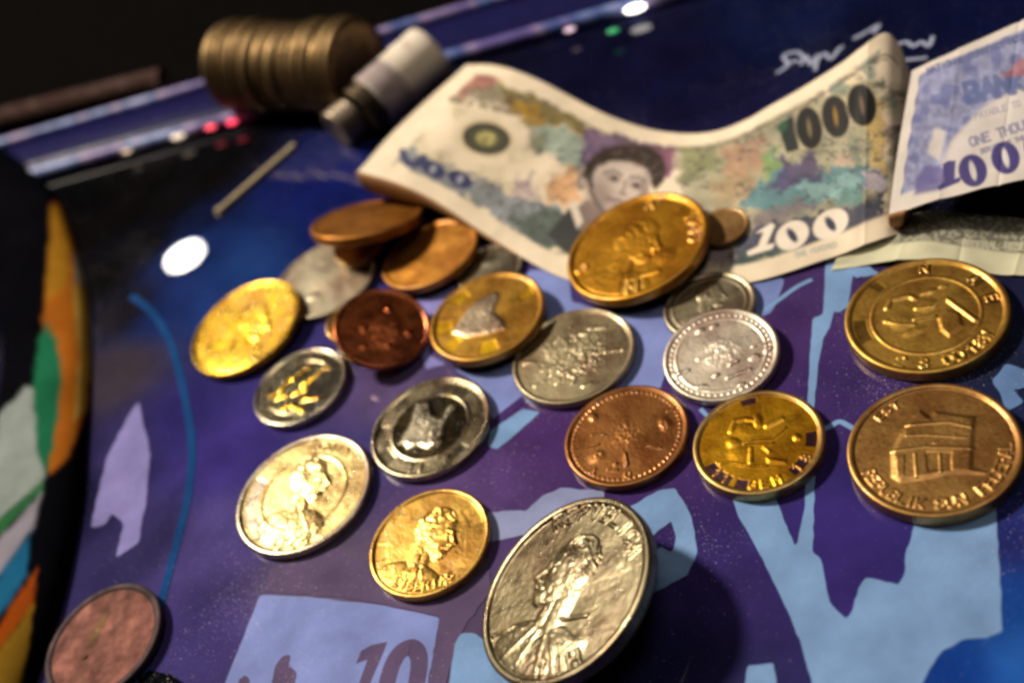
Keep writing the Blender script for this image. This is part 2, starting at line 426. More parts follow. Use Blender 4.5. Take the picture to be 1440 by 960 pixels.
# right edge star-like marks
printed('printed_shape', ragged([(1395, 535), (1415, 512), (1440, 520), (1460, 516), (1460, 540), (1425, 548), (1440, 565), (1415, 580), (1408, 556)], 1.5, 7, 17), (104, 132, 170))
printed('printed_shape', ragged([(1376, 600), (1398, 585), (1404, 606), (1386, 622)], 1.5, 7, 18), (104, 132, 170))
printed('printed_shape', ragged([(1180, 372), (1215, 368), (1240, 386), (1205, 392)], 1.5, 7, 28), BLUE)
# white handwriting on the far right of the board
for pts in ([(1092, 104), (1108, 92), (1102, 80), (1120, 74), (1132, 82)], [(1104, 90), (1124, 86)], [(1126, 92), (1134, 80), (1140, 92), (1150, 78), (1146, 100)], [(1150, 84), (1160, 76), (1168, 84), (1180, 70), (1186, 66)],
            [(1200, 56), (1222, 44), (1236, 36), (1228, 48)], [(1256, 66), (1274, 60), (1284, 66), (1296, 60), (1306, 66), (1312, 52)], [(1266, 86), (1288, 84), (1304, 82)]):
    printed_line('handwriting', pts, 0.9, (190, 190, 205), 24)

def sweep(profile, path, closed=False):
    """profile (n,2) = (across, up); path (m,3)"""
    path = np.asarray(path, float); d = np.gradient(path, axis=0); d[:, 2] = 0; d /= np.linalg.norm(d, axis=1, keepdims=True)
    side = np.stack([d[:, 1], -d[:, 0], np.zeros(len(d))], 1)
    V = path[:, None, :] + side[:, None, :] * np.asarray(profile)[None, :, 0, None] + np.array([0, 0, 1.0]) * np.asarray(profile)[None, :, 1, None]
    return V.reshape(-1, 3), grid_faces(len(path), len(profile), wrap=closed)

def tube(path, r, seg=16, caps=True):
    path = np.asarray(path, float); m = len(path)
    d = np.gradient(path, axis=0); d /= np.linalg.norm(d, axis=1, keepdims=True)
    up = np.array([0, 0, 1.0]); s = np.cross(d, up); s /= np.linalg.norm(s, axis=1, keepdims=True) + 1e-9; u = np.cross(s, d)
    a = np.linspace(0, 2 * np.pi, seg, endpoint=False)
    rr = np.broadcast_to(np.asarray(r, float), (m,))
    V = path[:, None] + rr[:, None, None] * (np.cos(a)[None, :, None] * s[:, None] + np.sin(a)[None, :, None] * u[:, None])
    F = grid_faces(m, seg, wrap=True).tolist()
    if caps: F += [list(range(seg)), list(range((m - 1) * seg, m * seg))[::-1]]
    return V.reshape(-1, 3), F

# rail at the back of the board
ro = RAIL0 + E1 * 120
rail = thing('edge_rail', ro, 'dark blue plastic rail with violet reflections painted on its edges behind the coins', 'rail')
ts = np.linspace(-260, 420, 160)
axis = RAIL0 + ts[:, None] * E1
prof = np.array([(-25.5, 0.2), (-25.5, 0.9), (-14, 0.6), (-1.5, 0.9), (-1.5, 0.2)])
V, F = sweep(prof, axis)
channel_m = simple_mat('rail_plastic', (0.012, 0.012, 0.07), 0.3, 0.0)
channel_m.node_tree.nodes['Principled BSDF'].inputs['IOR'].default_value = 1.12
mesh_obj('channel', V, F, channel_m, rail)
def bead_mat(name):  # violet and pale reflections painted into the bead colour
    m, nt, b = new_mat(name)
    tc = N(nt, 'ShaderNodeTexCoord'); mp = N(nt, 'ShaderNodeMapping'); mp.inputs['Rotation'].default_value = (0, 0, math.radians(20.4)); mp.inputs['Scale'].default_value = (1, 0.2, 0.2)
    n = N(nt, 'ShaderNodeTexNoise'); n.inputs['Scale'].default_value = 40; n.inputs['Detail'].default_value = 3
    nt.links.new(tc.outputs['Object'], mp.inputs[0]); nt.links.new(mp.outputs[0], n.inputs['Vector'])
    cr = N(nt, 'ShaderNodeValToRGB'); e = cr.color_ramp.elements
    e[0].position = 0.30; e[0].color = (0.015, 0.015, 0.12, 1); e[1].position = 0.70; e[1].color = (0.62, 0.50, 0.66, 1)
    for p, c in ((0.40, (0.13, 0.10, 0.36, 1)), (0.47, (0.34, 0.26, 0.52, 1)), (0.52, (0.06, 0.10, 0.36, 1)), (0.57, (0.20, 0.28, 0.62, 1)), (0.63, (0.44, 0.40, 0.72, 1))):
        q = e.new(p); q.color = c
    nt.links.new(n.outputs[0], cr.inputs[0]); nt.links.new(cr.outputs[0], b.inputs['Base Color'])
    b.inputs['Roughness'].default_value = 0.4; b.inputs['Specular IOR Level'].default_value = 0.3
    return m
bead_m = bead_mat('violet_reflection')
V, F = tube(axis + np.array([0, 0, 1.7]), 2.1); mesh_obj('bead', V, F, bead_m, rail)
V, F = tube(axis + E2 * 26.0 + np.array([0, 0, 1.7]), 1.8); mesh_obj('bead', V, F, bead_m, rail)

ADDED_GLINTS = [(296, 179, 'added red lamp in place of a reflection on the rail, left one of the red pair', (1.0, 0.08, 0.12), 2.2, 1.5),
        (326, 172, 'added red lamp in place of a reflection on the rail, beside the bronze coin roll', (1.0, 0.05, 0.12), 2.4, 1.5),
        (178, 213, 'added small warm white lamp in place of a reflection on the rail, farthest to the left', (1.0, 0.72, 0.5), 0.9, 1.3),
        (250, 192, 'added large warm white lamp in place of a reflection left of the red pair', (1.0, 0.8, 0.6), 1.1, 1.9),
        (801, 42, 'added pinkish white lamp in place of a reflection on the rail above the big banknote', (1.0, 0.7, 0.85), 1.3, 1.2),
        (862, 44, 'added small green lamp in place of a reflection below the rail near the brightest one', (0.1, 0.8, 0.3), 0.5, 1.3),
        (893, 12, 'added brightest white lamp in place of a reflection on the rail at the top edge', (1.0, 0.93, 0.85), 6.0, 2.4)]
for px, py, lab, c, e, r in ADDED_GLINTS:  # glowing streaks added where the rail mirrors distant lights
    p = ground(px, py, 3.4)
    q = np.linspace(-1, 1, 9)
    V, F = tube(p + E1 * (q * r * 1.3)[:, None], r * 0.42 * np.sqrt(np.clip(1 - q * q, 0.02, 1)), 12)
    o = mesh_obj('reflection_lamp', V, F, simple_mat('added_glint_%d' % px, c, 0.3, emit=(c, e)), origin=(p[0], p[1], 0))
    tag(o, lab, 'lamp', 'lamps added in place of reflections along the rail')

# brown wooden bar lying in the dark behind the rail
p0, p1 = ground(-60, 184, -3.5), ground(230, 112, -3.5)
d_ = (p1 - p0) / np.linalg.norm(p1 - p0)
V, F = tube(np.array([p0 + d_ * t for t in np.linspace(0, np.linalg.norm(p1 - p0), 20)]) + 0.0, 4.2, 16)
o = mesh_obj('wooden_bar', V, F, simple_mat('dark_red_wood', (0.035, 0.007, 0.003), 0.9), origin=(*p0[:2], -8))
tag(o, 'dim reddish brown bar in the dark behind the rail', 'bar')

# guide wall on the left: low convex plastic ridge with coloured print
path = spline([ground(x, y) for x, y in [(-60, 1060), (8, 900), (44, 760), (62, 620), (68, 520), (66, 440), (50, 360), (20, 290), (-50, 230)]], 220)
ang = np.linspace(0, np.pi, 80)
prof = np.stack([np.cos(ang) * 12.5, np.sin(ang) ** 0.8 * 7.0], 1)
V, F = sweep(prof, path)
px, py = to_px(V)
gc = np.tile(lin((9, 9, 14)), (len(V), 1))
wv = 3.0 * np.sin(py / 23.0)
def gp(pts, rgb):
    d = poly_sdf(px, py, pts); paint(gc, smooth(-5, 5, d + 5 * (Noise(9)(px / 14 + 50, py / 14 + 50) - 0.5)), lin(rgb) * 0.55)
gp([(75, 285), (100, 292), (125, 345), (137, 420), (133, 500), (118, 585), (98, 640), (70, 665), (60, 600), (66, 520), (60, 450), (70, 380)], (205, 120, 40))
gp([(100, 400), (130, 400), (137, 430), (132, 500), (116, 580), (104, 590), (112, 500)], (226, 184, 84))
gp([(72, 290), (92, 296), (98, 350), (96, 400), (66, 420), (70, 360)], (196, 140, 44))
gp([(95, 298), (112, 306), (127, 352), (106, 352)], (130, 62, 70))
gp([(104, 356), (128, 356), (134, 402), (106, 400)], (196, 194, 168))
gp([(66, 450), (80, 480), (86, 540), (76, 625), (60, 672), (40, 665), (44, 560), (54, 480)], (40, 128, 92))
gp([(36, 545), (46, 548), (52, 640), (64, 668), (55, 684), (-20, 745), (-20, 600)], (176, 190, 190))
gp([(-20, 745), (60, 676), (58, 692), (-20, 775)], (58, 128, 82))
gp([(-20, 775), (58, 694), (46, 742), (-20, 835)], (176, 172, 192))
gp([(-20, 835), (44, 745), (38, 806), (-20, 895)], (40, 118, 168))
gp([(-20, 905), (52, 800), (46, 852), (-20, 940)], (186, 88, 28))
gp([(-20, 940), (46, 850), (40, 905), (20, 1000), (-20, 1000)], (170, 130, 44))
gm, nt, b = new_mat('guide_plastic')
nt.links.new(mixrgb(nt, 'MULTIPLY', 1.0, N(nt, 'ShaderNodeAttribute', attribute_name='Col').outputs['Color'], ramp(nt, noise_node(nt, 60, 4).outputs[0], 0.3, 0.7, 0.7, 1.15)), b.inputs['Base Color'])
b.inputs['Roughness'].default_value = 0.5; b.inputs['IOR'].default_value = 1.0
gw = mesh_obj('guide_wall', V, F, gm, col=gc, origin=ground(60, 600))
tag(gw, 'low curved guide wall with orange, yellow and green print at the left', 'guide wall')

# ------------------------------------------------------------------ coins
GOLD = lin((220, 174, 84)); BRASS = lin((206, 152, 66)); YELL = lin((238, 188, 40)); SILV = lin((202, 190, 164)); NICK = lin((190, 176, 142)); COPP = lin((166, 112, 64)); BRON = lin((198, 152, 88)); RED = lin((150, 76, 34))
DARK = lin((84, 74, 48)); PURPLE = lin((104, 74, 84)); WSILV = lin((240, 228, 210))

def coin(name, label, C, nrm, R, th, col, group, na=240, nr=64, zoom=None, em=(), inner=None, texts=(), sectors=(), beads=0, reeds=0, rough=0.3, seed=1,
         em_col=None, field_col=None, noise_h=0.06, em_noise=0.5, rim_w=0.06, rim_col=None, parts=True, mat=None):
    C = np.array(C, float); n = np.array(nrm, float); n /= np.linalg.norm(n)
    ex = ROT[:, 0] - (ROT[:, 0] @ n) * n; ex /= np.linalg.norm(ex); ey = np.cross(n, ex)
    def loc(zx, zy):
        px, py = zoom[0] + zx / zoom[2], zoom[1] + zy / zoom[2]
        d = ROT @ np.array([(px - 720) / F_PX, (py - 480) / F_PX, 1.0])
        P = CAM + ((C - CAM) @ n) / (d @ n) * d - C
        return P @ ex / R, P @ ey / R
    ri = 1 - rim_w - 0.035
    rr = np.concatenate([[0.004], np.linspace(0, ri, nr)[1:], [ri + 0.018, ri + 0.034, ri + 0.036 + rim_w * 0.35, 0.982, 0.994, 1.0]])
    nk = len(rr)
    th_ = np.linspace(0, 2 * np.pi, na, endpoint=False)
    X = rr[:, None] * np.cos(th_); Y = rr[:, None] * np.sin(th_); RR = np.broadcast_to(rr[:, None], X.shape)
    n1, n2 = Noise(seed), Noise(seed + 100)
    inside = smooth(ri + 0.012, ri - 0.01, RR)
    h = np.zeros(X.shape); part = np.zeros(X.shape, int)      # 0 face, 1 emblem, 2 lettering, 3 rim
    rough = rough - 0.02
    cl = np.tile(np.asarray(col), X.shape + (1,)); rg = np.full(X.shape, rough)
    if field_col is not None and inner: paint(cl, smooth(inner + 0.01, inner - 0.01, RR), field_col)
    # figure in relief
    E = np.zeros(X.shape)
    for q in em:
        k = q[0]
        if k == 'poly':
            pts = [loc(*p) for p in q[1]]; d = poly_sdf(X, Y, pts); E = np.maximum(E, q[2] * smooth(-0.01, q[3], d))
        elif k == 'cut':
            pts = [loc(*p) for p in q[1]]; d = poly_sdf(X, Y, pts); E = E - q[2] * smooth(-0.01, 0.03, d)
        elif k == 'cap':
            pts = [loc(*p) for p in q[1]]; d = line_dist(X, Y, pts); E = np.maximum(E, q[3] * smooth(q[2], q[2] * 0.15, d)) if len(q) < 5 else E + q[3] * smooth(q[2], q[2] * 0.15, d)
        elif k == 'bust':                                  # head and shoulders in profile between two points of the face
            hx, hy = loc(*q[1]); sx, sy = loc(*q[2]); hh = q[3]; flip = q[4]
            D = math.hypot(hx - sx, hy - sy); L = D / 0.60; vx, vy = (hx - sx) / D, (hy - sy) / D
            ux, uy = vy * flip, -vx * flip
            bx = ((X - hx) * ux + (Y - hy) * uy) / L; by = ((X - hx) * vx + (Y - hy) * vy) / L + 0.26
            B = np.zeros(X.shape)
            def dm(cx, cy, rx, ry, h_): return h_ * np.sqrt(np.clip(1 - ((bx - cx) / rx) ** 2 - ((by - cy) / ry) ** 2, 0, 1))
            def cp(pts, w_, h_): return h_ * smooth(w_, w_ * 0.2, line_dist(bx, by, pts))
            for a_ in (dm(-0.02, 0.30, 0.29, 0.32, 1.0), dm(0.10, 0.17, 0.21, 0.27, 1.0), cp([(0.25, 0.26), (0.37, 0.11), (0.30, 0.08)], 0.055, 0.75), cp([(0.24, 0.02), (0.32, 0.03)], 0.05, 0.75), dm(0.22, -0.06, 0.11, 0.10, 0.85), cp([(-0.05, 0.02), (0.2, -0.09)], 0.10, 0.7),
                       cp([(-0.08, 0.0), (-0.06, -0.36)], 0.16, 0.7), cp([(0.05, -0.1), (0.08, -0.4)], 0.10, 0.6), dm(-0.02, -0.56, 0.52, 0.30, 0.95)): B = np.maximum(B, a_)
            hair = smooth(0.02, 0.10, by - 0.22 + 0.9 * np.maximum(bx - 0.02, 0) * -1 + 0.3 * np.maximum(-bx, 0)) * (B > 0.05) * smooth(0.62, 0.5, np.hypot(bx, by - 0.25))
            B += 0.16 * hair * np.sin(26 * (np.hypot(bx + 0.1, by - 0.1) + 0.5 * (n1(bx * 6 + 9, by * 6 + 9) - 0.5)) * 2.2)
            B += cp([(0.17, 0.29), (0.29, 0.28)], 0.035, 0.18) + cp([(0.19, 0.22), (0.26, 0.215)], 0.025, 0.16) + dm(-0.04, 0.17, 0.06, 0.10, 0.2) - cp([(0.22, 0.055), (0.31, 0.055)], 0.02, 0.15)
            for t_ in (-0.30, -0.12, 0.1, 0.28): B += cp([(t_ * 0.4, -0.36), (t_ * 1.2, -0.72)], 0.03, 0.14) * (B > 0.1)
            E = np.maximum(E, B * hh)
        elif k == 'ell':
            cx, cy = loc(q[1], q[2]); rx, ry = q[3], q[4]; t = q[5]
            u = ((X - cx) * math.cos(t) + (Y - cy) * math.sin(t)) / rx; v = (-(X - cx) * math.sin(t) + (Y - cy) * math.cos(t)) / ry
            E = np.maximum(E, q[6] * smooth(1.0, 0.2, np.hypot(u, v)))
    wx = X + 0.07 * (n1(X * 7 + 30, Y * 7 + 30) - 0.5); wy = Y + 0.07 * (n2(X * 7 + 30, Y * 7 + 30) - 0.5)
    rip = (0.5 - np.abs(2 * n1(wx * 15 + 20, wy * 15 + 20) - 1)) * 0.6 + (0.5 - np.abs(2 * n2(wx * 33 + 20, wy * 33 + 20) - 1)) * 0.4 + (n2(X * 6 + 20, Y * 6 + 20) - 0.5) * 0.5
    em_mask = E > 0.12
    h += np.clip(E, -0.2, 1.4) * 0.30 + np.where(em_mask, 1, 0) * smooth(0.1, 0.4, E) * rip * em_noise * 0.085
    part[em_mask & (RR < ri - 0.02)] = 1
    if em_col is not None: paint(cl, smooth(0.03, 0.5, E), em_col)
    # ring step
    if inner: h += 0.10 * smooth(0.03, 0.008, np.abs(RR - inner))
    # lettering: (text, radius, start angle deg, step deg, size, outward?)
    L = np.zeros(X.shape)
    for (s, tr, a0, st, sz, outw) in texts:
        for i, ch in enumerate(s):
            a = math.radians(a0 + i * st)
            cx, cy = tr * math.cos(a), tr * math.sin(a)
            if outw: ux, uy, vx, vy = math.sin(a), -math.cos(a), math.cos(a), math.sin(a)
            else: ux, uy, vx, vy = -math.sin(a), math.cos(a), -math.cos(a), -math.sin(a)
            sel = np.hypot(X - cx, Y - cy) < sz * 1.2
            if not sel.any(): continue
            gx = ((X[sel] - cx) * ux + (Y[sel] - cy) * uy) / sz * 3 + 1.0
            gy = ((X[sel] - cx) * vx + (Y[sel] - cy) * vy) / sz * 3 + 1.5
            dd = np.full(gx.shape, 9.0)
            for pl in glyph(ch): dd = np.minimum(dd, line_dist(gx, gy, pl))
            L[sel] = np.maximum(L[sel], smooth(0.52, 0.18, dd))
    h += 0.20 * L
    part[(L > 0.4)] = 2
    for (a0, a1, r0, r1, c) in sectors:
        A = (np.degrees(np.arctan2(Y, X)) - a0) % 360
        m = (A < (a1 - a0) % 360) & (RR > r0) & (RR < r1)
        paint(cl, m * (1 - 0.75 * L), c); h -= 0.05 * m
    if beads:
        A = np.cos(np.arctan2(Y, X) * beads)
        h += 0.16 * smooth(0.1, 0.8, A) * smooth(0.03, 0.01, np.abs(RR - (ri - 0.045)))
    h += noise_h * (n1(X * 5 + 9, Y * 5 + 9) - 0.5) + noise_h * 0.35 * (n2(X * 26 + 9, Y * 26 + 9) - 0.5)
    h *= inside
    rimz = smooth(ri - 0.002, ri + 0.035, RR) * 0.34
    prof = np.where(RR > 0.985, -(RR - 0.985) / 0.015 * 0.28, 0)
    Z = h - 0.34 + rimz + prof
    Z *= R / 13.0
    part[RR > ri - 0.001] = 3
    if rim_col is not None: paint(cl, smooth(ri - 0.01, ri + 0.01, RR), rim_col)
    # edge and back
    rows = [(X, Y, Z)]
    reed = 1 - 0.010 * (np.cos(th_ * reeds) > 0.0) if reeds else np.ones(na)
    for fr, zz in ((1.0, -0.30), (1.0, -0.5), (1.0, -0.75), (0.995, -0.93), (0.97, -1.0), (0.5, -0.97), (0.003, -0.97)):
        k = reed if fr > 0.98 else np.ones(na)
        rows.append((fr * k * np.cos(th_)[None], fr * k * np.sin(th_)[None], np.full((1, na), zz * th)))
    XX = np.vstack([r_[0] for r_ in rows]); YY = np.vstack([r_[1] for r_ in rows]); ZZ = np.vstack([r_[2] for r_ in rows])
    ex_n = XX.shape[0] - nk
    cl = np.concatenate([cl, np.tile(cl[nk - 1:nk], (ex_n, 1, 1)) * 0.9]); rg = np.concatenate([rg, np.full((ex_n, na), rough + 0.05)])
    part = np.concatenate([part, np.full((ex_n, na), 3)])
    V = C + R * (XX[..., None] * ex + YY[..., None] * ey) + ZZ[..., None] * n
    # smooth normals from the whole surface so that the parts join without a seam
    du = np.roll(V, -1, 1) - np.roll(V, 1, 1); dv = np.gradient(V, axis=0)
    NN = np.cross(dv, du); NN = -NN if (NN[nk // 2].mean(0) @ n) < 0 else NN
    NN /= np.linalg.norm(NN, axis=-1, keepdims=True) + 1e-12
    M = XX.shape[0]
    F = grid_faces(M, na, wrap=True)
    F = F[:, ::1]
    # orientation
    a_, b_, c_ = V.reshape(-1, 3)[F[na * 10]][:3]
    if np.cross(b_ - a_, c_ - a_) @ n < 0: F = F[:, ::-1]
    vf = V.reshape(-1, 3); nf = NN.reshape(-1, 3); cf = cl.reshape(-1, 3); rf = rg.ravel(); pf = part.ravel()
    low = float(vf[:, 2].min())
    root = thing(name, (C[0], C[1], low), label, 'coin', group)
    fp = pf[F].max(1) if not parts else np.where((pf[F] == 3).any(1), 3, np.where((pf[F] == 2).sum(1) >= 3, 2, np.where((pf[F] == 1).sum(1) >= 2, 1, 0)))
    if not parts: fp = np.where(fp == 3, 3, 0)
    for idx, pn in ((0, 'face'), (1, 'emblem'), (2, 'lettering'), (3, 'rim')):
        f = F[fp == idx]
        if len(f) == 0: continue
        u, inv = np.unique(f, return_inverse=True)
        mesh_obj(pn, vf[u], inv.reshape(-1, 4), mat or COIN, root, col=cf[u], rough=rf[u], normals=nf[u])
    return root

UP = (0, 0, 1)
G1 = 'coins scattered on the printed board'
HI = dict(na=420, nr=110)
MI = dict(na=320, nr=84)
# large foreground coins
coin('coin', 'large bronze coin with a building and lettering at the right edge', (57.9, 123.9, 3.0), UP, 14.73, 3.0, BRON, G1, **HI, zoom=(1170, 510, 3.6926), reeds=140, rough=0.46, seed=21, noise_h=0.07,
     em=[('poly', [(455, 232), (510, 270), (530, 240), (750, 270), (735, 540), (815, 555), (800, 578), (720, 575), (610, 570), (520, 595), (350, 618), (305, 590), (300, 460), (350, 360), (420, 260)], 0.85, 0.07),
         ('cap', [(310, 455), (480, 435), (730, 440)], 0.03, 0.35, 1), ('cap', [(385, 320), (600, 305), (720, 330)], 0.03, 0.3, 1), ('cap', [(385, 375), (480, 370), (700, 385)], 0.025, 0.22, 1), ('ell', 640, 380, 0.09, 0.09, 0, 1.1), ('ell', 540, 410, 0.10, 0.05, 0.3, 1.1),
         ('poly', [(312, 472), (395, 462), (390, 598), (322, 596)], 1.2, 0.05), ('cut', [(480, 455), (625, 455), (625, 555), (492, 562)], 0.4), ('cap', [(430, 470), (440, 585)], 0.03, 0.3, 1), ('cap', [(560, 470), (565, 560)], 0.03, 0.3, 1)],
     texts=[('REPUBLIK', 0.80, 193, 7.6, 0.125, False), ('SUN', 0.80, 262, 8.5, 0.135, False), ('FEDERAL', 0.80, 298, 8.2, 0.135, False), ('EST', 0.80, 128, -9, 0.10, True)], em_noise=0.35)
coin('coin', 'large brass coin in front of the rightmost banknotes, figure with shield', (73.6, 152.2, 2.8), UP, 15.2, 2.8, GOLD, G1, **MI, zoom=(1170, 340, 4.363), inner=0.66, rough=0.46, seed=20,
     em=[('ell', 430, 480, 0.20, 0.20, 0, 0.6), ('cap', [(335, 400), (360, 350), (470, 325), (505, 340)], 0.05, 0.8), ('poly', [(640, 460), (700, 400), (790, 420), (812, 510), (720, 585), (660, 540)], 0.8, 0.06), ('cap', [(505, 470), (630, 448)], 0.04, 0.9),
         ('cap', [(520, 400), (620, 390), (700, 340), (880, 470)], 0.05, 0.8), ('ell', 590, 300, 0.14, 0.06, 0.2, 0.8), ('ell', 680, 265, 0.08, 0.04, 0.1, 0.8), ('cap', [(330, 480), (420, 500), (500, 500)], 0.05, 0.7), ('ell', 590, 380, 0.16, 0.14, 0.4, 0.6), ('ell', 500, 540, 0.2, 0.09, 0.2, 0.5)],
     texts=[('2', 0.82, 236, 10, 0.15, False), ('8', 0.82, 256, 10, 0.15, False), ('00', 0.82, 276, 9, 0.15, False), ('18W', 0.82, 298, 9, 0.14, False), ('A', 0.82, 30, 9, 0.14, True), ('E', 0.82, 2, 9, 0.14, True), ('N', 0.82, 78, 9, 0.14, True)],
     sectors=[(251, 261, 0.74, 0.90, GOLD * 0.45), (272, 290, 0.74, 0.90, GOLD * 0.5), (294, 304, 0.74, 0.9, GOLD * 0.5), (22, 36, 0.72, 0.9, GOLD * 0.4), (355, 9, 0.72, 0.9, GOLD * 0.4), (168, 196, 0.72, 0.88, GOLD * 0.45), (72, 84, 0.73, 0.9, GOLD * 0.4), (120, 128, 0.73, 0.9, GOLD * 0.5)])
coin('coin', 'big silver coin with a portrait, tilted up at the bottom edge', tuple(ground(790.5, 825, 8.6)), (-0.305, 0.155, 0.940), 18.3, 2.8, lin((132, 121, 94)), G1, **HI, zoom=(660, 670, 3.311), rough=0.31, seed=12, noise_h=0.07, reeds=140,
     em=[('bust', (470, 420), (340, 700), 1.15, -1), ('cap', [(100, 745), (205, 690)], 0.02, 0.6), ('cap', [(330, 640), (430, 660), (545, 640)], 0.03, 0.7), ('ell', 480, 780, 0.16, 0.12, 0.2, 0.5)],
     texts=[('REPVBLICA', 0.83, 92, -11, 0.15, True), ('1', 0.83, 252, 10, 0.16, False), ('I', 0.83, 264, 9, 0.16, False), ('H', 0.83, 276, 9, 0.16, False)], em_noise=0.8)
coin('coin', 'small gold coin with a portrait, left of the big tilted silver coin', (-31.6, 156.2, 2.1), UP, 12.61, 2.1, GOLD, G1, **HI, zoom=(500, 670, 4.8), rough=0.32, seed=11,
     em=[('bust', (540, 350), (400, 610), 1.2, 1), ('cap', [(250, 620), (400, 710)], 0.04, 1.0)],
     texts=[('LIBERTAS', 0.80, 235, 9, 0.13, False)], sectors=[(170, 192, 0.7, 0.9, GOLD * 1.15), (10, 40, 0.68, 0.9, GOLD * 1.15)], em_noise=1.0)
coin('coin', 'bright silver and gold coin with a date, farthest left in the front row', (-53.8, 183.9, 2.1), UP, 15.64, 2.1, lin((240, 214, 142)), G1, **HI, zoom=(310, 590, 4.571), rough=0.30, seed=10, inner=0.63, rim_col=SILV,
     em=[('bust', (560, 360), (480, 590), 1.1, 1), ('cap', [(335, 690), (430, 630)], 0.05, 0.8), ('cap', [(345, 695), (450, 690), (590, 665)], 0.04, 0.8)],
     texts=[('1', 0.80, 226, 10, 0.16, False), ('023', 0.80, 252, 13, 0.18, False), ('COIN', 0.80, 76, -11, 0.13, True)], em_noise=0.9, sectors=[(150, 235, 0.68, 0.88, SILV * 0.75)])
coin('coin', 'two-tone silver coin with a dark centre between gold and copper coins', (-23.5, 185.2, 2.1), UP, 13.68, 2.1, NICK, G1, **MI, zoom=(500, 510, 5.332), rough=0.26, seed=9, inner=0.64, field_col=DARK, em_col=SILV,
     em=[('poly', [(400, 440), (450, 290), (560, 270), (580, 360), (640, 400), (700, 300), (780, 290), (700, 400), (670, 520), (640, 610), (540, 640), (470, 620), (380, 640), (330, 570)], 0.85, 0.08), ('ell', 590, 590, 0.18, 0.1, 0.3, 1.2), ('ell', 360, 580, 0.09, 0.07, 0, 1.2), ('ell', 570, 520, 0.07, 0.06, 0, 1.2)],
     texts=[('II', 0.81, 250, 12, 0.14, False)], sectors=[(40, 75, 0.72, 0.88, NICK * 0.45), (165, 182, 0.72, 0.88, NICK * 0.6), (200, 222, 0.72, 0.88, NICK * 0.5), (295, 318, 0.72, 0.88, NICK * 0.6)], em_noise=0.9)
coin('coin', 'small silver coin with a golden emblem below the bright yellow coin', (-48.7, 216.2, 2.1), UP, 11.75, 2.1, lin((112, 102, 72)), G1, **MI, zoom=(250, 380, 4.0), rough=0.22, seed=8, em_col=YELL, rim_col=SILV,
     em=[('cap', [a_, b_], 0.085, 0.8) for a_, b_ in [((520, 705), (560, 680)), ((575, 680), (600, 640)), ((605, 640), (640, 600)), ((640, 612), (690, 582)), ((690, 575), (740, 535)), ((755, 605), (790, 570)), ((790, 575), (835, 545)), ((650, 690), (720, 668)), ((590, 770), (640, 748)), ((640, 760), (700, 788)), ((705, 722), (780, 712)), ((560, 715), (610, 700)), ((700, 640), (750, 620))]], em_noise=1.2, inner=0.68,
     texts=[('1', 0.82, 200, 10, 0.16, False), ('5', 0.82, 216, 10, 0.16, False)])
coin('coin', 'bright yellow brass coin, leftmost of all the lit coins', (-58.1, 245.0, 3.3), (-0.075, -0.01, 0.997), 15.45, 2.1, YELL, G1, na=240, nr=60, zoom=(250, 380, 4.0), rough=0.27, seed=31,
     em=[('bust', (420, 270), (330, 440), 0.7, 1)], em_noise=0.8, rim_w=0.05)
coin('coin', 'dull silver coin under the tilted dark brass coin', (-35.2, 250.2, 2.1), UP, 14.01, 2.1, lin((176, 164, 140)), G1, na=220, nr=56, zoom=(370, 260, 4.364), rough=0.42, seed=2,
     em=[('ell', 380, 560, 0.5, 0.4, 0.3, 0.5), ('ell', 300, 680, 0.2, 0.1, 0.2, 0.6)], em_noise=0.9)
coin('coin', 'dark brass coin propped on top of a silver coin below the banknote', (-19.4, 257.6, 7.9), (0.25, 0.292, 0.923), 14.45, 2.6, lin((206, 140, 60)), G1, na=240, nr=56, zoom=(370, 260, 4.364), rough=0.55, seed=3,
     em=[('ell', 700, 190, 0.5, 0.4, 0.2, 0.5)], em_noise=0.7)
coin('coin', 'brass coin with worn face beneath the raised corner of the banknote', (-8.7, 238.6, 3.4), (-0.026, 0.083, 0.996), 12.75, 2.1, lin((214, 150, 66)), G1, na=240, nr=56, zoom=(370, 260, 4.364), rough=0.5, seed=4,
     em=[('ell', 930, 500, 0.4, 0.3, 0.5, 0.6), ('ell', 1120, 330, 0.4, 0.3, 0.5, 0.4)], em_noise=0.9)
coin('coin', 'small silver coin peeking out behind the gold coin with silver figure', (2.8, 225.2, 1.6), UP, 8.28, 1.6, SILV, G1, na=180, nr=44, zoom=(580, 330, 4.573), rough=0.32, seed=5,
     em=[('ell', 480, 170, 0.4, 0.3, 0.2, 0.6)], em_noise=0.9)
coin('coin', 'gold coin with silver figure lying on another coin in the middle', (-2.6, 206.5, 4.7), UP, 13.66, 2.3, lin((206, 156, 66)), G1, **MI, zoom=(580, 330, 4.573), rough=0.40, seed=6, em_col=lin((196, 176, 150)),
     em=[('poly', [(520, 355), (572, 370), (550, 430), (530, 490), (590, 540), (612, 600), (480, 640), (340, 662), (240, 632), (290, 550), (340, 480), (400, 420)], 0.75, 0.10)], em_noise=0.8, reeds=90,
     sectors=[(15, 28, 0.62, 0.86, YELL * 1.1), (172, 192, 0.62, 0.88, YELL), (212, 228, 0.6, 0.86, YELL), (262, 284, 0.6, 0.86, YELL), (118, 140, 0.66, 0.88, YELL)])
coin('coin', 'brass coin hidden under the gold coin with silver figure', (-4.0, 205.5, 2.3), UP, 10.4, 2.3, BRASS, G1, na=140, nr=20, rough=0.3, seed=60, parts=False)
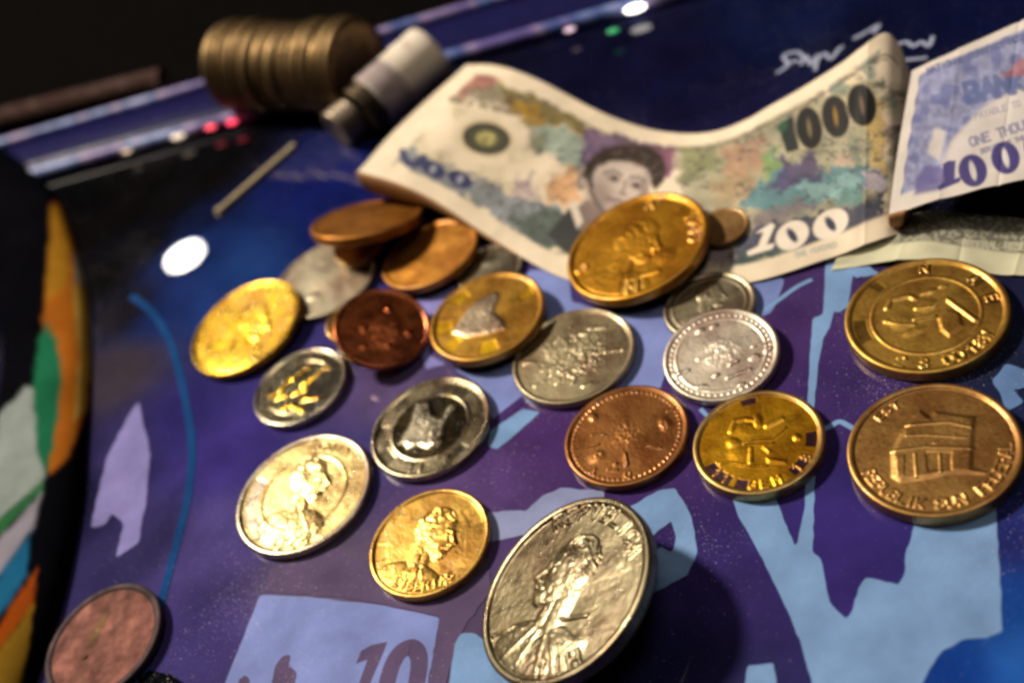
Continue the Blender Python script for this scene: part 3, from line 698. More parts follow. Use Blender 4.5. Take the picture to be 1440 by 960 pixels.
coin('coin', 'red brown copper coin leaning steeply beside the gold coin', tuple(ground(537, 459, 6.6)), (0.31, -0.28, 0.908), 11.0, 2.1, lin((190, 100, 50)), G1, na=260, nr=64, zoom=(240, 260, 3.4275), rough=0.28, seed=7,
     em=[('ell', 1030, 690, 0.5, 0.6, 0.2, 0.6), ('ell', 1050, 600, 0.09, 0.09, 0, 1.2), ('ell', 930, 690, 0.1, 0.14, 0, 1.0), ('ell', 1050, 770, 0.1, 0.08, 0, 1.0), ('ell', 1150, 710, 0.1, 0.1, 0, 1.0), ('ell', 930, 775, 0.1, 0.08, 0, 1.0)], em_noise=1.8)
coin('coin', 'pale coin half hidden under the leaning copper coin', (-29.5, 222.5, 2.0), UP, 8.2, 2.0, SILV, G1, na=180, nr=40, rough=0.25, seed=70, inner=0.7)
coin('coin', 'small dark coin wedged beneath the leaning copper coin', (-31.5, 224.0, 5.8), (0.15, -0.15, 0.977), 6.5, 1.8, BRON, G1, na=120, nr=20, rough=0.3, seed=71, parts=False)
coin('coin', 'grainy silver coin in the middle, right of the gold coin with figure', (10.4, 185.5, 2.1), UP, 13.6, 2.1, NICK, G1, **MI, zoom=(700, 410, 5.332), rough=0.40, seed=13,
     em=[('ell', 570, 470, 0.95, 0.95, 0, 0.45), ('cap', [(340, 585), (430, 545)], 0.05, 0.75), ('cap', [(200, 530), (270, 525)], 0.05, 0.7), ('cap', [(560, 320), (660, 310)], 0.05, 0.7), ('cap', [(690, 270), (800, 265)], 0.06, 0.65), ('cap', [(520, 600), (560, 575), (640, 590)], 0.05, 0.75), ('cap', [(690, 460), (760, 450), (930, 430)], 0.045, 0.75), ('cap', [(640, 700), (690, 680)], 0.06, 0.7),
         ('cap', [(650, 545), (730, 535)], 0.04, 0.7), ('cap', [(430, 390), (470, 330), (540, 260)], 0.05, 0.6), ('cap', [(280, 700), (360, 660)], 0.05, 0.65), ('cap', [(400, 620), (440, 580), (500, 620), (440, 680)], 0.05, 0.65), ('cap', [(560, 680), (580, 640), (530, 620)], 0.05, 0.65)], em_noise=2.0, rim_w=0.05)
coin('coin', 'copper coin with a leafy star relief in the centre front', (12.1, 158.7, 2.1), UP, 12.61, 2.1, COPP, G1, **HI, zoom=(770, 520, 5.332), rough=0.42, seed=14, beads=64,
     em=[('poly', [(600, 300), (660, 400), (800, 390), (720, 480), (800, 600), (660, 560), (590, 700), (540, 570), (400, 620), (460, 490), (360, 400), (530, 400)], 0.4, 0.2), ('ell', 590, 480, 0.72, 0.72, 0, 0.22), ('cap', [(180, 588), (380, 550)], 0.035, 0.8), ('cap', [(750, 560), (845, 576)], 0.03, 0.9), ('cap', [(580, 620), (590, 705)], 0.05, 0.9),
         ('cap', [(330, 480), (430, 478)], 0.035, 0.7), ('ell', 340, 350, 0.1, 0.12, 0.3, 0.7), ('cap', [(450, 735), (520, 745)], 0.03, 0.8), ('cap', [(900, 300), (960, 270)], 0.03, 0.7), ('ell', 880, 400, 0.14, 0.2, 0.2, 0.5), ('ell', 370, 640, 0.2, 0.16, 0.4, 0.5), ('ell', 510, 700, 0.05, 0.05, 0, 1.0)], em_noise=1.7,
     texts=[('A', 0.80, 226, 10, 0.12, False), ('O', 0.78, 268, 10, 0.12, False)])
coin('coin', 'yellow brass coin with a pale rim and dark lettering blocks', (33.0, 142.5, 2.6), UP, 12.31, 2.6, lin((232, 172, 40)), G1, **HI, zoom=(960, 530, 5.055), rough=0.40, seed=15, rim_col=lin((206, 172, 104)), rim_w=0.07,
     em=[('cap', [(268, 606), (330, 600), (480, 626), (595, 626)], 0.035, 0.8), ('ell', 360, 460, 0.14, 0.14, 0, 0.8), ('cap', [(340, 380), (370, 305), (440, 290), (495, 300)], 0.06, 0.6), ('ell', 530, 310, 0.1, 0.2, -0.1, 0.8), ('cap', [(600, 340), (700, 290)], 0.07, 0.7), ('cap', [(440, 465), (500, 430), (640, 425), (725, 355)], 0.04, 1.0),
         ('cap', [(460, 462), (640, 460)], 0.035, 1.0), ('cap', [(575, 490), (615, 525)], 0.04, 0.8), ('ell', 400, 530, 0.22, 0.18, 0.2, 0.55), ('poly', [(585, 560), (740, 575), (740, 615), (600, 610)], 0.6, 0.05), ('ell', 810, 420, 0.08, 0.1, 0, 0.7), ('ell', 450, 370, 0.26, 0.2, 0.5, 0.5), ('cap', [(480, 500), (480, 600)], 0.06, 0.5)],
     texts=[('11', 0.80, 212, 13, 0.14, False), ('GEM', 0.80, 256, 13, 0.15, False), ('18', 0.80, 308, 15, 0.14, False)],
     sectors=[(198, 232, 0.72, 0.885, PURPLE), (238, 252, 0.73, 0.885, PURPLE), (300, 328, 0.72, 0.885, PURPLE * 0.8), (338, 358, 0.72, 0.885, PURPLE * 0.8), (84, 100, 0.76, 0.885, PURPLE)], em_noise=0.4)
coin('coin', 'shiny silver coin overlapping a smaller coin, right of centre', (36.4, 166.1, 3.0), (-0.02, -0.075, 0.997), 11.7, 2.0, WSILV, G1, **MI, zoom=(910, 370, 4.571), rough=0.46, seed=16, inner=0.78,
     em=[('ell', 480, 570, 0.5, 0.45, 0.3, 0.6), ('cap', [(330, 610), (410, 580)], 0.06, 1.0), ('cap', [(170, 720), (260, 685)], 0.06, 1.0), ('cap', [(520, 730), (660, 680)], 0.06, 1.1), ('cap', [(530, 650), (580, 625)], 0.05, 1.0), ('ell', 350, 790, 0.14, 0.08, 0, 0.9), ('ell', 445, 715, 0.08, 0.06, 0, 1.1), ('ell', 690, 600, 0.12, 0.09, 0.3, 1.0),
         ('cap', [(680, 530), (790, 500)], 0.04, 0.9), ('ell', 780, 550, 0.12, 0.07, 0.2, 0.9), ('ell', 610, 775, 0.09, 0.06, 0.2, 0.9), ('ell', 340, 430, 0.12, 0.08, 0.4, 0.8), ('ell', 430, 400, 0.1, 0.07, 0.3, 0.8)], em_noise=2.2, beads=50)
coin('coin', 'small dull silver coin partly under the shiny silver coin', (40.6, 181.3, 1.8), UP, 9.79, 1.8, lin((186, 174, 146)), G1, na=240, nr=60, zoom=(910, 370, 4.571), rough=0.42, seed=17, inner=0.8,
     em=[('bust', (400, 190), (380, 320), 0.9, 1)], em_noise=1.0)
coin('coin', 'large gold coin lying on the edge of the banknote with the portrait', (34.2, 204.7, 5.6), (-0.093, 0.042, 0.995), 16.7, 2.6, lin((206, 148, 44)), G1, **MI, zoom=(770, 250, 4.8), rough=0.42, seed=18,
     em=[('bust', (600, 400), (480, 640), 0.6, 1), ('cap', [(490, 400), (600, 380)], 0.05, 0.6), ('cap', [(560, 530), (640, 505)], 0.04, 0.7), ('ell', 780, 520, 0.2, 0.2, 0.3, 0.4), ('cap', [(640, 650), (740, 620)], 0.05, 0.5)], em_noise=0.5,
     texts=[('1985', 0.83, 16, -11, 0.16, True), ('M', 0.80, 262, 10, 0.2, False), ('A', 0.8, 70, 10, 0.16, True), ('C', 0.8, 186, 10, 0.16, False)], sectors=[(250, 272, 0.66, 0.88, GOLD), (64, 78, 0.68, 0.88, GOLD)])
coin('coin', 'tiny dark bronze coin on the banknote behind the large gold coin', (52.8, 200.0, 3.6), UP, 5.8, 1.4, lin((178, 140, 92)), G1, na=160, nr=30, rough=0.55, seed=19, parts=False)
coin('coin', 'reddish copper coin in the dark lower left corner', (-101.5, 170.5, 2.2), (-0.03, -0.01, 0.999), 13.4, 1.6, lin((108, 62, 52)), G1, mat=DULL, noise_h=0.02, na=260, nr=60, zoom=(0, 760, 4.8), rough=0.68, seed=22, em_col=lin((92, 62, 30)), rim_col=lin((66, 50, 54)), rim_w=0.08,
     em=[('cap', [(700, 500), (660, 580), (610, 680)], 0.14, 0.5), ('ell', 570, 780, 0.06, 0.04, 0.3, 1.0), ('ell', 640, 370, 0.06, 0.06, 0, 0.5)], em_noise=0.6)
# coins that prop up the tilted ones
coin('coin', 'grey coin propping up the big tilted silver coin', (-8.5, 130.0, 2.4), UP, 7.4, 2.4, NICK, G1, na=140, nr=20, rough=0.34, seed=80, parts=False)
coin('coin', 'dark coin under the raised edge of the propped brass coin', (-24.0, 253.5, 4.6), UP, 7.0, 2.3, BRON, G1, na=140, nr=20, rough=0.34, seed=82, parts=False)

# ------------------------------------------------------------------ banknotes
def note(name, label, stations, nu, nv, painter, cat='banknote', flap=None):
    B = np.array([ground(s[0], s[1], s[2]) for s in stations]); T_ = np.array([ground(s[3], s[4], s[5]) for s in stations])
    B = spline(B, nu); T_ = spline(T_, nu)
    v = np.linspace(0, 1, nv)[None, :, None]
    V = B[:, None] * (1 - v) + T_[:, None] * v
    # a little sag and paper ripple across
    uu = np.linspace(0, 1, nu)[:, None]
    nq = Noise(44)
    V[..., 2] += 0.5 * (nq(uu * 9 + 3, v[..., 0] * 4 + 3) - 0.5) + 0.9 * (nq(uu * 3.1 + 13, v[..., 0] * 2.2 + 13) - 0.5)
    for cu, dp in ((0.262, 0.2), (0.505, -0.25), (0.752, 0.2)):   # old fold lines
        V[..., 2] += dp * np.exp(-np.abs(uu - cu) / 0.012)
    V = V.reshape(-1, 3); V[:, 2] = np.maximum(V[:, 2], 0.35)
    px, py = to_px(V)
    U = np.repeat(np.linspace(0, 1, nu), nv); W = np.tile(np.linspace(0, 1, nv), nu)
    colr = painter(px, py, U, W)
    F = grid_faces(nu, nv)
    a_, b_, c_ = V[F[0]][:3]
    if np.cross(b_ - a_, c_ - a_)[2] < 0: F = F[:, ::-1]
    o = mesh_obj(name, V, F, PAPER, col=colr, origin=(*V[:, :2].mean(0), 0))
    md = o.modifiers.new('thickness', 'SOLIDIFY'); md.thickness = 0.00012; md.offset = -1
    tag(o, label, cat, 'banknotes at the back')
    if flap:                                               # the folded-under edge of the sheet, its brown back showing
        i1 = int(nu * flap); k = 10
        t = np.linspace(0, 1, k)[None, :, None]
        Bz = B[:i1, None]; inw = (T_ - B)[:i1]; inw[:, 2] = 0; inw /= np.linalg.norm(inw, axis=1, keepdims=True)
        fade = smooth(1.0, 0.55, np.linspace(0, 1, i1))[:, None, None]
        W_ = Bz + np.array([0, 0, -0.15]) + inw[:, None] * (1.2 * np.sin(t * np.pi) * -1 + 5.0 * t ** 2)
        W_[..., 2] -= ((Bz[..., 2:] - 0.9) * t * (0.25 + 0.75 * fade))[..., 0]
        f_ = mesh_obj('folded_edge', W_.reshape(-1, 3), grid_faces(i1, k), PAPER, col=np.tile(lin((168, 120, 78)), (i1 * k, 1)), origin=(*V[:, :2].mean(0), 0))
        f_.location = (0, 0, 0); f_.parent = o
        f_.modifiers.new('thickness', 'SOLIDIFY').thickness = 0.00012
    return o

def ellm(x, y, cx, cy, rx, ry, rot=0.0, soft=0.12):
    t = math.radians(rot)
    u = ((x - cx) * math.cos(t) + (y - cy) * math.sin(t)) / rx; v = (-(x - cx) * math.sin(t) + (y - cy) * math.cos(t)) / ry
    return smooth(1 + soft, 1 - soft, np.hypot(u, v))

def polym(x, y, pts, soft=2.0):
    m = (x > min(p[0] for p in pts) - 8) & (x < max(p[0] for p in pts) + 8) & (y > min(p[1] for p in pts) - 8) & (y < max(p[1] for p in pts) + 8)
    out = np.zeros(x.shape)
    if m.any(): out[m] = smooth(-soft, soft, poly_sdf(x[m], y[m], pts))
    return out

def capm(x, y, pts, w_):
    m = (x > min(p[0] for p in pts) - 12) & (x < max(p[0] for p in pts) + 12) & (y > min(p[1] for p in pts) - 12) & (y < max(p[1] for p in pts) + 12)
    out = np.zeros(x.shape)
    if m.any(): out[m] = smooth(w_ * 1.3, w_ * 0.7, line_dist(x[m], y[m], pts))
    return out

def text_line(c, x, y, s, x0, y0, dx, dy, size, rgb, weight=0.42, alpha=1.0):
    """small printed capitals along a direction (pixels of the photograph)"""
    L = math.hypot(dx, dy); ux, uy = dx / L, dy / L; vx, vy = uy, -ux
    for i, ch in enumerate(s):
        cx, cy = x0 + ux * size * 0.85 * i, y0 + uy * size * 0.85 * i
        m = np.hypot(x - cx, y - cy) < size * 1.6
        if not m.any() or ch == ' ': continue
        gx = ((x[m] - cx) * ux + (y[m] - cy) * uy) / size * 3; gy = ((x[m] - cx) * vx + (y[m] - cy) * vy) / size * 3
        dd = np.full(gx.shape, 9.0)
        for pl in glyph(ch): dd = np.minimum(dd, line_dist(gx, gy, pl))
        k = np.zeros(x.shape); k[m] = smooth(weight * 1.4, weight * 0.6, dd)
        paint(c, k, lin(rgb), alpha)

def zero(c, x, y, cx, cy, rx, ry, rot, rgb, inner=None):
    paint(c, ellm(x, y, cx, cy, rx, ry, rot, 0.08), lin(rgb))
    if inner is not None: paint(c, ellm(x, y, cx, cy, rx * 0.22, ry * 0.60, rot, 0.3), lin(inner))

nA, nB, nC = Noise(51), Noise(52), Noise(53)
def paint_big(x, y, U, W):
    c = np.tile(lin((240, 224, 200)), (len(x), 1))
    print_area = smooth(0.045, 0.06, U) * smooth(0.965, 0.95, U) * smooth(0.09, 0.115, W) * smooth(0.93, 0.90, W)
    k = c.copy()
    # guilloche ground
    g = 0.5 + 0.5 * np.sin(x * 0.55 + 6 * nA(x / 30, y / 30)) * np.sin(y * 0.7 + 5 * nB(x / 25, y / 25))
    m1 = nA(x / 28 + 5, y / 22 + 5); m2 = nB(x / 17 + 5, y / 13 + 5)
    paint(k, smooth(0.5, 0.8, m1) * 0.3, lin((200, 190, 150))); paint(k, smooth(0.50, 0.72, nC(x / 24 + 8, y / 18 + 8)) * smooth(0.45, 0.6, U) * 0.75, lin((104, 140, 138))); paint(k, smooth(0.52, 0.75, nA(x / 15 + 18, y / 12 + 8)) * smooth(0.5, 0.6, U) * 0.6, lin((112, 96, 92)))
    xw = x + 16 * (nB(x / 11 + 2, y / 11 + 2) - 0.5) + 9 * (nC(x / 5, y / 5) - 0.5); yw = y + 14 * (nA(x / 11 + 9, y / 11 + 9) - 0.5) + 8 * (nB(x / 5 + 4, y / 5) - 0.5)
    P = lambda pts, rgb, a=1.0, soft=3.0: paint(k, polym(xw, yw, pts, soft), lin(rgb), a * 0.92)
    P([(640, 128), (672, 100), (705, 112), (690, 128), (650, 140)], (170, 84, 80), 0.9, 5)
    P([(636, 138), (690, 118), (716, 132), (722, 158), (690, 142), (650, 142)], (132, 124, 104), 0.85, 4)
    P([(700, 118), (760, 135), (820, 172), (836, 190), (800, 182), (740, 176), (712, 152)], (132, 116, 58), 1.0, 4)
    P([(716, 140), (762, 150), (768, 172), (730, 172)], (184, 142, 48), 0.9, 4)
    P([(752, 178), (800, 184), (830, 200), (826, 236), (795, 236), (770, 214)], (150, 176, 166), 0.9, 4)
    P([(744, 188), (766, 190), (768, 214), (748, 210)], (86, 116, 96), 0.7, 5)
    P([(826, 184), (880, 188), (945, 206), (950, 232), (936, 250), (812, 234)], (104, 72, 128), 0.95, 3)
    P([(905, 204), (952, 206), (950, 234), (930, 250)], (150, 92, 120), 0.85, 5)
    P([(776, 246), (812, 234), (816, 284), (780, 286), (764, 268)], (228, 170, 118), 0.9, 6)
    P([(545, 206), (575, 208), (650, 246), (720, 270), (790, 292), (810, 340), (760, 350), (700, 308), (640, 268), (580, 240), (540, 226)], (104, 124, 146), 0.85, 4)
    P([(712, 306), (770, 290), (800, 310), (800, 350), (760, 352)], (74, 92, 78), 0.85, 5)
    P([(724, 252), (748, 248), (756, 276), (728, 270)], (166, 140, 168), 0.7, 5)
    # right half: many colours
    P([(950, 214), (1100, 150), (1240, 110), (1246, 300), (1060, 380), (990, 340), (960, 280)], (150, 148, 122), 0.8, 6)
    P([(1020, 208), (1075, 188), (1078, 226), (1050, 250), (1015, 250)], (176, 116, 92), 0.6, 8)
    P([(1068, 220), (1096, 206), (1098, 240), (1070, 250)], (116, 158, 92), 0.8, 6)
    P([(955, 210), (1010, 206), (1010, 240), (960, 256)], (118, 128, 82), 0.7, 8)
    P([(1000, 258), (1060, 240), (1060, 275), (1010, 290)], (186, 150, 108), 0.6, 8)
    P([(1062, 262), (1092, 236), (1130, 246), (1218, 226), (1222, 262), (1140, 290), (1062, 300), (1040, 290)], (92, 138, 150), 1.0, 4)
    P([(1120, 262), (1160, 256), (1200, 240), (1215, 270), (1150, 290)], (150, 190, 192), 0.8, 5)
    P([(1080, 270), (1100, 236), (1092, 220), (1120, 226), (1140, 212), (1152, 236), (1150, 252), (1124, 258), (1108, 268)], (84, 72, 118), 0.95, 3)
    P([(1170, 220), (1190, 214), (1196, 228), (1178, 236)], (206, 178, 160), 0.8, 4)
    P([(1218, 244), (1244, 240), (1242, 280), (1216, 262)], (186, 176, 196), 0.9, 3)
    P([(1056, 306), (1110, 282), (1160, 284), (1120, 300), (1050, 340)], (136, 124, 132), 0.85, 5)
    P([(1176, 274), (1200, 262), (1220, 272), (1216, 290), (1186, 292)], (92, 142, 144), 0.9, 5)
    P([(1028, 374), (1040, 342), (1064, 320), (1150, 300), (1200, 294), (1238, 276), (1246, 262), (1240, 316), (1180, 338), (1100, 358)], (62, 66, 98), 0.97, 3)
    P([(1020, 360), (1100, 352), (1170, 332), (1170, 342), (1100, 364), (1026, 378)], (70, 98, 86), 0.7, 3)
    P([(960, 300), (1040, 320), (1030, 370), (980, 380), (940, 350)], (130, 112, 138), 0.8, 8)
    P([(1222, 150), (1246, 140), (1246, 240), (1220, 236)], (224, 190, 120), 0.8, 5)
    mot = 0.62 + 0.38 * m2 + 0.18 * nC(x / 7 + 3, y / 5) + 0.14 * (g - 0.5)
    strong = np.clip(np.abs(k - c).sum(1) * 3, 0, 1)
    k *= (1 - strong + strong * mot)[:, None]
    c = c * (1 - print_area[:, None]) + k * print_area[:, None]
    fine = print_area * strong * smooth(0.55, 0.7, nC(x / 5.5 + 0.6 * nA(x / 9, y / 9), y / 2.4)) * smooth(0.4, 0.6, nB(x / 13 + 3, y / 10))
    paint(c, fine, lin((58, 60, 70)), 0.6)
    # dark line under the top edge
    paint(c, smooth(0.012, 0.006, np.abs(W - 0.885)) * (U > 0.2) * (U < 0.9), lin((96, 88, 70)), 0.6)
    # round seal
    paint(c, ellm(x, y, 684, 195, 42, 28, 8, 0.1), lin((226, 208, 174)), 0.8)
    ring = ellm(x, y, 684, 195, 34, 22.5, 8, 0.06); paint(c, ring, lin((62, 62, 52)))
    an = np.arctan2(y - 195, x - 684)
    paint(c, ring * smooth(0.2, 0.9, np.sin(an * 22)) * ellm(x, y, 684, 195, 30, 20, 8), lin((120, 116, 96)), 0.7)
    paint(c, ellm(x, y, 684, 195, 20, 13, 8, 0.1), lin((88, 88, 66))); paint(c, ellm(x, y, 684, 195, 14, 9.5, 8, 0.2), lin((206, 196, 130)))
    paint(c, ellm(x, y, 684, 195, 14, 9.5, 8, 0.1) * smooth(0.5, 0.7, nC(x / 3, y / 3)), lin((130, 124, 80)))
    text_line(c, x, y, 'BANK OF THE REPUBLIC', 632, 142, 1, 0.22, 6, (120, 108, 88), 0.5)
    # numbers
    for cx, cy in ((609, 238), (647, 252)): zero(c, x, y, cx, cy, 19, 11, 28, (58, 60, 104), (160, 164, 176))
    paint(c, capm(x, y, [(566, 214), (572, 228), (582, 232), (596, 222)], 5), lin((58, 60, 104))); paint(c, capm(x, y, [(586, 232), (594, 222)], 5), lin((58, 60, 104)))
    dk = (16, 13, 18)
    paint(c, polym(x, y, [(1094, 176), (1104, 170), (1112, 164), (1117, 168), (1124, 210), (1106, 215)], 1.2), lin((30, 40, 40)))
    paint(c, polym(x, y, [(1092, 182), (1104, 168), (1108, 178), (1100, 188)], 1.2), lin((34, 84, 60)))
    for cx, cy, rx, ry, inn in ((1138, 180, 17, 29, (160, 140, 96)), (1175, 164, 18, 29, (196, 154, 60)), (1212, 148, 19, 29, (150, 120, 100))):
        paint(c, ellm(x, y, cx, cy, rx + 4, ry + 4, -8, 0.08), lin((196, 180, 146)), 0.4); zero(c, x, y, cx, cy, rx + 1.5, ry + 1, -8, dk); paint(c, ellm(x, y, cx, cy, 2.8, 13, -8, 0.5), lin(inn), 0.55)
    wh = (240, 228, 214)
    paint(c, polym(x, y, [(1050, 354), (1066, 346), (1074, 326), (1062, 328), (1084, 314), (1090, 316), (1078, 344), (1090, 342), (1086, 350), (1052, 360)], 1.2), lin(wh))
    for cx, cy, rx, ry in ((1114, 331, 25, 19), (1168, 315, 27, 19)): zero(c, x, y, cx, cy, rx, ry, -34, wh, (56, 58, 88))
    text_line(c, x, y, 'ONE HUNDRED', 1120, 362, 1, -0.27, 6.5, (190, 190, 180), 0.5)
    # portrait of a man, engraved in grey
    hair = [(819, 248), (823, 232), (836, 217), (856, 207), (886, 202), (914, 206), (932, 220), (938, 240), (931, 258), (921, 268), (915, 258), (913, 245), (902, 235), (880, 233), (858, 228), (842, 237), (833, 252), (826, 256)]
    face = [(823, 268), (827, 250), (839, 235), (858, 227), (884, 227), (908, 237), (915, 252), (911, 272), (903, 290), (890, 306), (872, 314), (854, 306), (838, 290)]
    paint(c, polym(x, y, [(800, 300), (826, 280), (852, 296), (870, 312), (880, 340), (830, 350), (795, 330)], 3), lin((128, 112, 108)))
    paint(c, polym(x, y, [(770, 330), (800, 292), (812, 300), (820, 340), (800, 360)], 3), lin((58, 60, 62)))
    paint(c, polym(x, y, [(800, 288), (810, 284), (820, 312), (812, 322)], 2), lin((226, 214, 200)))
    paint(c, ellm(x, y, 819, 254, 8, 14, 10, 0.2), lin((140, 122, 116))); paint(c, ellm(x, y, 820, 254, 4, 9, 10, 0.3), lin((186, 170, 160)))
    paint(c, polym(x, y, hair, 2.5), lin((52, 42, 40)))
    paint(c, polym(x, y, face, 2.5), lin((214, 198, 188)))
    paint(c, polym(x, y, hair, 2) * smooth(0.45, 0.8, nC(x / 9 + y / 14, y / 3)), lin((92, 76, 68)), 0.7)
    paint(c, ellm(x, y, 842, 276, 16, 26, 12, 0.7), lin((150, 132, 128)), 0.85); paint(c, ellm(x, y, 878, 246, 20, 7, 14, 0.8), lin((228, 214, 204)), 0.7); paint(c, ellm(x, y, 908, 258, 6, 18, 10, 0.6), lin((160, 144, 138)), 0.6)
    sk = lin((84, 72, 74))
    paint(c, capm(x, y, [(850, 243), (862, 240), (874, 246)], 2.8), sk, 0.6); paint(c, capm(x, y, [(886, 250), (896, 249), (906, 255)], 2.8), sk, 0.6)
    paint(c, ellm(x, y, 863, 251, 10, 5.5, 14, 0.6), lin((140, 122, 118)), 0.8); paint(c, ellm(x, y, 895, 261, 10, 5.5, 14, 0.6), lin((140, 122, 118)), 0.8)
    sk = lin((52, 44, 48))
    paint(c, ellm(x, y, 864, 251, 5, 3.4, 14, 0.5), sk, 0.95); paint(c, ellm(x, y, 895, 261, 5, 3.4, 14, 0.5), sk, 0.95)
    paint(c, capm(x, y, [(880, 254), (878, 266), (872, 272), (880, 274)], 2.0), lin((140, 122, 118)), 0.8)
    paint(c, capm(x, y, [(854, 279), (863, 281), (873, 282)], 2.6), lin((136, 104, 102)), 0.8); paint(c, ellm(x, y, 866, 288, 8, 3, 15, 0.5), lin((160, 142, 138)), 0.7)
    paint(c, capm(x, y, [(829, 252), (831, 268), (838, 284), (848, 297), (860, 306)], 3.0), lin((96, 80, 78)), 0.75)
    paint(c, ellm(x, y, 905, 272, 7, 14, 14, 0.6), lin((150, 132, 126)), 0.7); paint(c, capm(x, y, [(833, 240), (830, 252), (832, 262)], 3.2), lin((62, 52, 50)), 0.8)
    eng = 0.93 + 0.07 * np.sin((x * 0.6 + y * 1.4) * 0.9)
    pm = polym(x, y, face, 2)[:, None]
    c[:] = c * (1 - pm) + c * eng[:, None] * pm
    return c
note('banknote', 'wavy banknote with a portrait of a man and numbers 1000 and 100',
     [(500, 240, 14, 655, 90, 10), (560, 258, 12.5, 700, 92, 14), (620, 287, 8.5, 760, 113, 12), (700, 340, 3, 850, 160, 6), (800, 393, .6, 930, 185, 2.5), (930, 412, .5, 1010, 184, 4), (1060, 396, .6, 1095, 143, 9), (1160, 364, 1.5, 1180, 92, 15), (1205, 348, 2.6, 1212, 67, 19.5), (1240, 336, 3.0, 1244, 46, 20.5), (1262, 330, 2.2, 1266, 66, 17), (1278, 326, 1.0, 1282, 110, 10)],
     640, 250, paint_big, flap=0.30)

def paint_blue(x, y, U, W):
    c = np.tile(lin((214, 206, 202)), (len(x), 1))
    m1 = nA(x / 14 + 3, y / 14 + 3); m2 = nB(x / 6, y / 6)
    inb = smooth(0.0, 0.01, U - 0.055 - 0.004 * np.sin(W * 40)) * smooth(0.10, 0.13, W) * smooth(0.95, 0.92, W)
    m3 = nC(x / 22 + 7, y / 9 + 7)
    blue = lin((138, 142, 180)) * (0.62 + 0.5 * m2 + 0.35 * m3)[:, None]
    k = inb[:, None]
    open_ = np.maximum(polym(x, y, [(1316, 250), (1336, 200), (1372, 160), (1400, 138), (1520, 90), (1520, 240), (1330, 262)], 5), polym(x, y, [(1304, 214), (1314, 180), (1330, 184), (1322, 228)], 4))
    c = c * (1 - k * (1 - 0.85 * open_[:, None])) + blue * k * (1 - 0.85 * open_[:, None])
    paint(c, inb * smooth(0.07, 0.06, U), lin((96, 98, 150)))
    paint(c, inb * (1 - open_) * smooth(0.5, 0.75, m1), lin((92, 100, 158)), 0.7)
    paint(c, polym(x, y, [(1288, 252), (1300, 232), (1340, 236), (1344, 256), (1318, 268), (1286, 274)], 4), lin((96, 92, 150)), 0.9)
    nv = (70, 62, 124)
    text_line(c, x, y, 'BANK NOTE', 1362, 144, 1, -0.22, 26, (84, 98, 150), 0.5, 0.8)
    text_line(c, x, y, 'PAYABLE TO THE BEARER', 1372, 168, 1, -0.3, 8, (140, 138, 168), 0.4, 0.6)
    text_line(c, x, y, 'ONE THOUSAND', 1366, 206, 1, -0.32, 12, (120, 122, 160), 0.45, 0.75)
    text_line(c, x, y, 'SERIES OF THE BANK', 1380, 216, 1, -0.32, 6, (140, 136, 160), 0.5)
    paint(c, polym(x, y, [(1318, 262), (1328, 256), (1326, 232), (1316, 236), (1334, 226), (1344, 226), (1342, 252), (1352, 248), (1350, 256), (1320, 268)], 1.5), lin(nv))
    for cx, cy in ((1368, 240), (1414, 222), (1460, 206)):
        zero(c, x, y, cx, cy, 20, 23, -14, nv, (206, 200, 204))
    paint(c, polym(x, y, [(1404, 108), (1420, 100), (1432, 84), (1470, 70), (1470, 104), (1424, 108)], 3), lin((178, 96, 86)), 0.6)
    text_line(c, x, y, 'NATIONAL CURRENCY NOTE', 1306, 104, 1, -0.36, 8, (96, 104, 150), 0.5)
    return c
note('banknote', 'blue and white banknote numbered 1000 at the right edge', [(1249, 301, 8, 1282, 98, 15), (1300, 286, 10, 1330, 76, 17), (1370, 268, 12, 1400, 46, 19), (1440, 252, 13, 1470, 14, 21), (1560, 222, 15, 1590, -40, 24), (1700, 186, 16, 1730, -100, 26)], 420, 240, paint_blue, flap=0.10)

def paint_green(x, y, U, W):
    c = np.tile(lin((206, 204, 176)), (len(x), 1))
    m2 = nB(x / 4, y / 3)
    k = smooth(0.34, 0.40, W) * smooth(0.20, 0.24, U)
    paint(c, k, lin((92, 92, 84)), 0.9)
    paint(c, k * smooth(0.45, 0.7, m2), lin((168, 166, 148)), 0.8)
    text_line(c, x, y, 'FEDERAL RESERVE BANK', 1352, 347, 1, 0.05, 9, (186, 184, 164), 0.5)
    return c
note('banknote', 'pale green banknote lying flat beneath the other banknotes', [(1168, 379, .5, 1200, 330, 1), (1225, 370, 1.0, 1250, 310, 2), (1290, 364, 2.5, 1310, 296, 4), (1345, 372, 2.0, 1360, 300, 4), (1400, 384, .8, 1420, 306, 2), (1460, 388, .6, 1490, 308, 1.5), (1600, 392, .6, 1640, 300, 1)], 300, 90, paint_green)

# ------------------------------------------------------------------ coin rolls at the back
def disc(center, axis, r, th, n=72, bev=0.35, dish=0.0):
    ax = np.array(axis, float); ax /= np.linalg.norm(ax)
    s = np.cross(ax, [0, 0, 1.0]); s /= np.linalg.norm(s); u = np.cross(s, ax)
    t = np.linspace(0, 2 * np.pi, n, endpoint=False)
    ringd = np.cos(t)[:, None] * s + np.sin(t)[:, None] * u
    rows = [(0.01, dish), (r * 0.72, dish), (r * 0.80, 0.0), (r - bev, 0.0), (r, bev), (r, th - bev), (r - bev, th), (r * 0.80, th), (r * 0.72, th - dish), (0.01, th - dish)]
    V = np.concatenate([np.array(center) + ringd * a_ + ax * b_ for a_, b_ in rows])
    return V, grid_faces(len(rows), n, wrap=True)
roll_m = simple_mat('worn_bronze', (0.22, 0.145, 0.07), 0.5, 1.0, var=0.5, scale=220)
p0 = ground(326, 92, 14.0); p1 = ground(500, 94, 13.2)
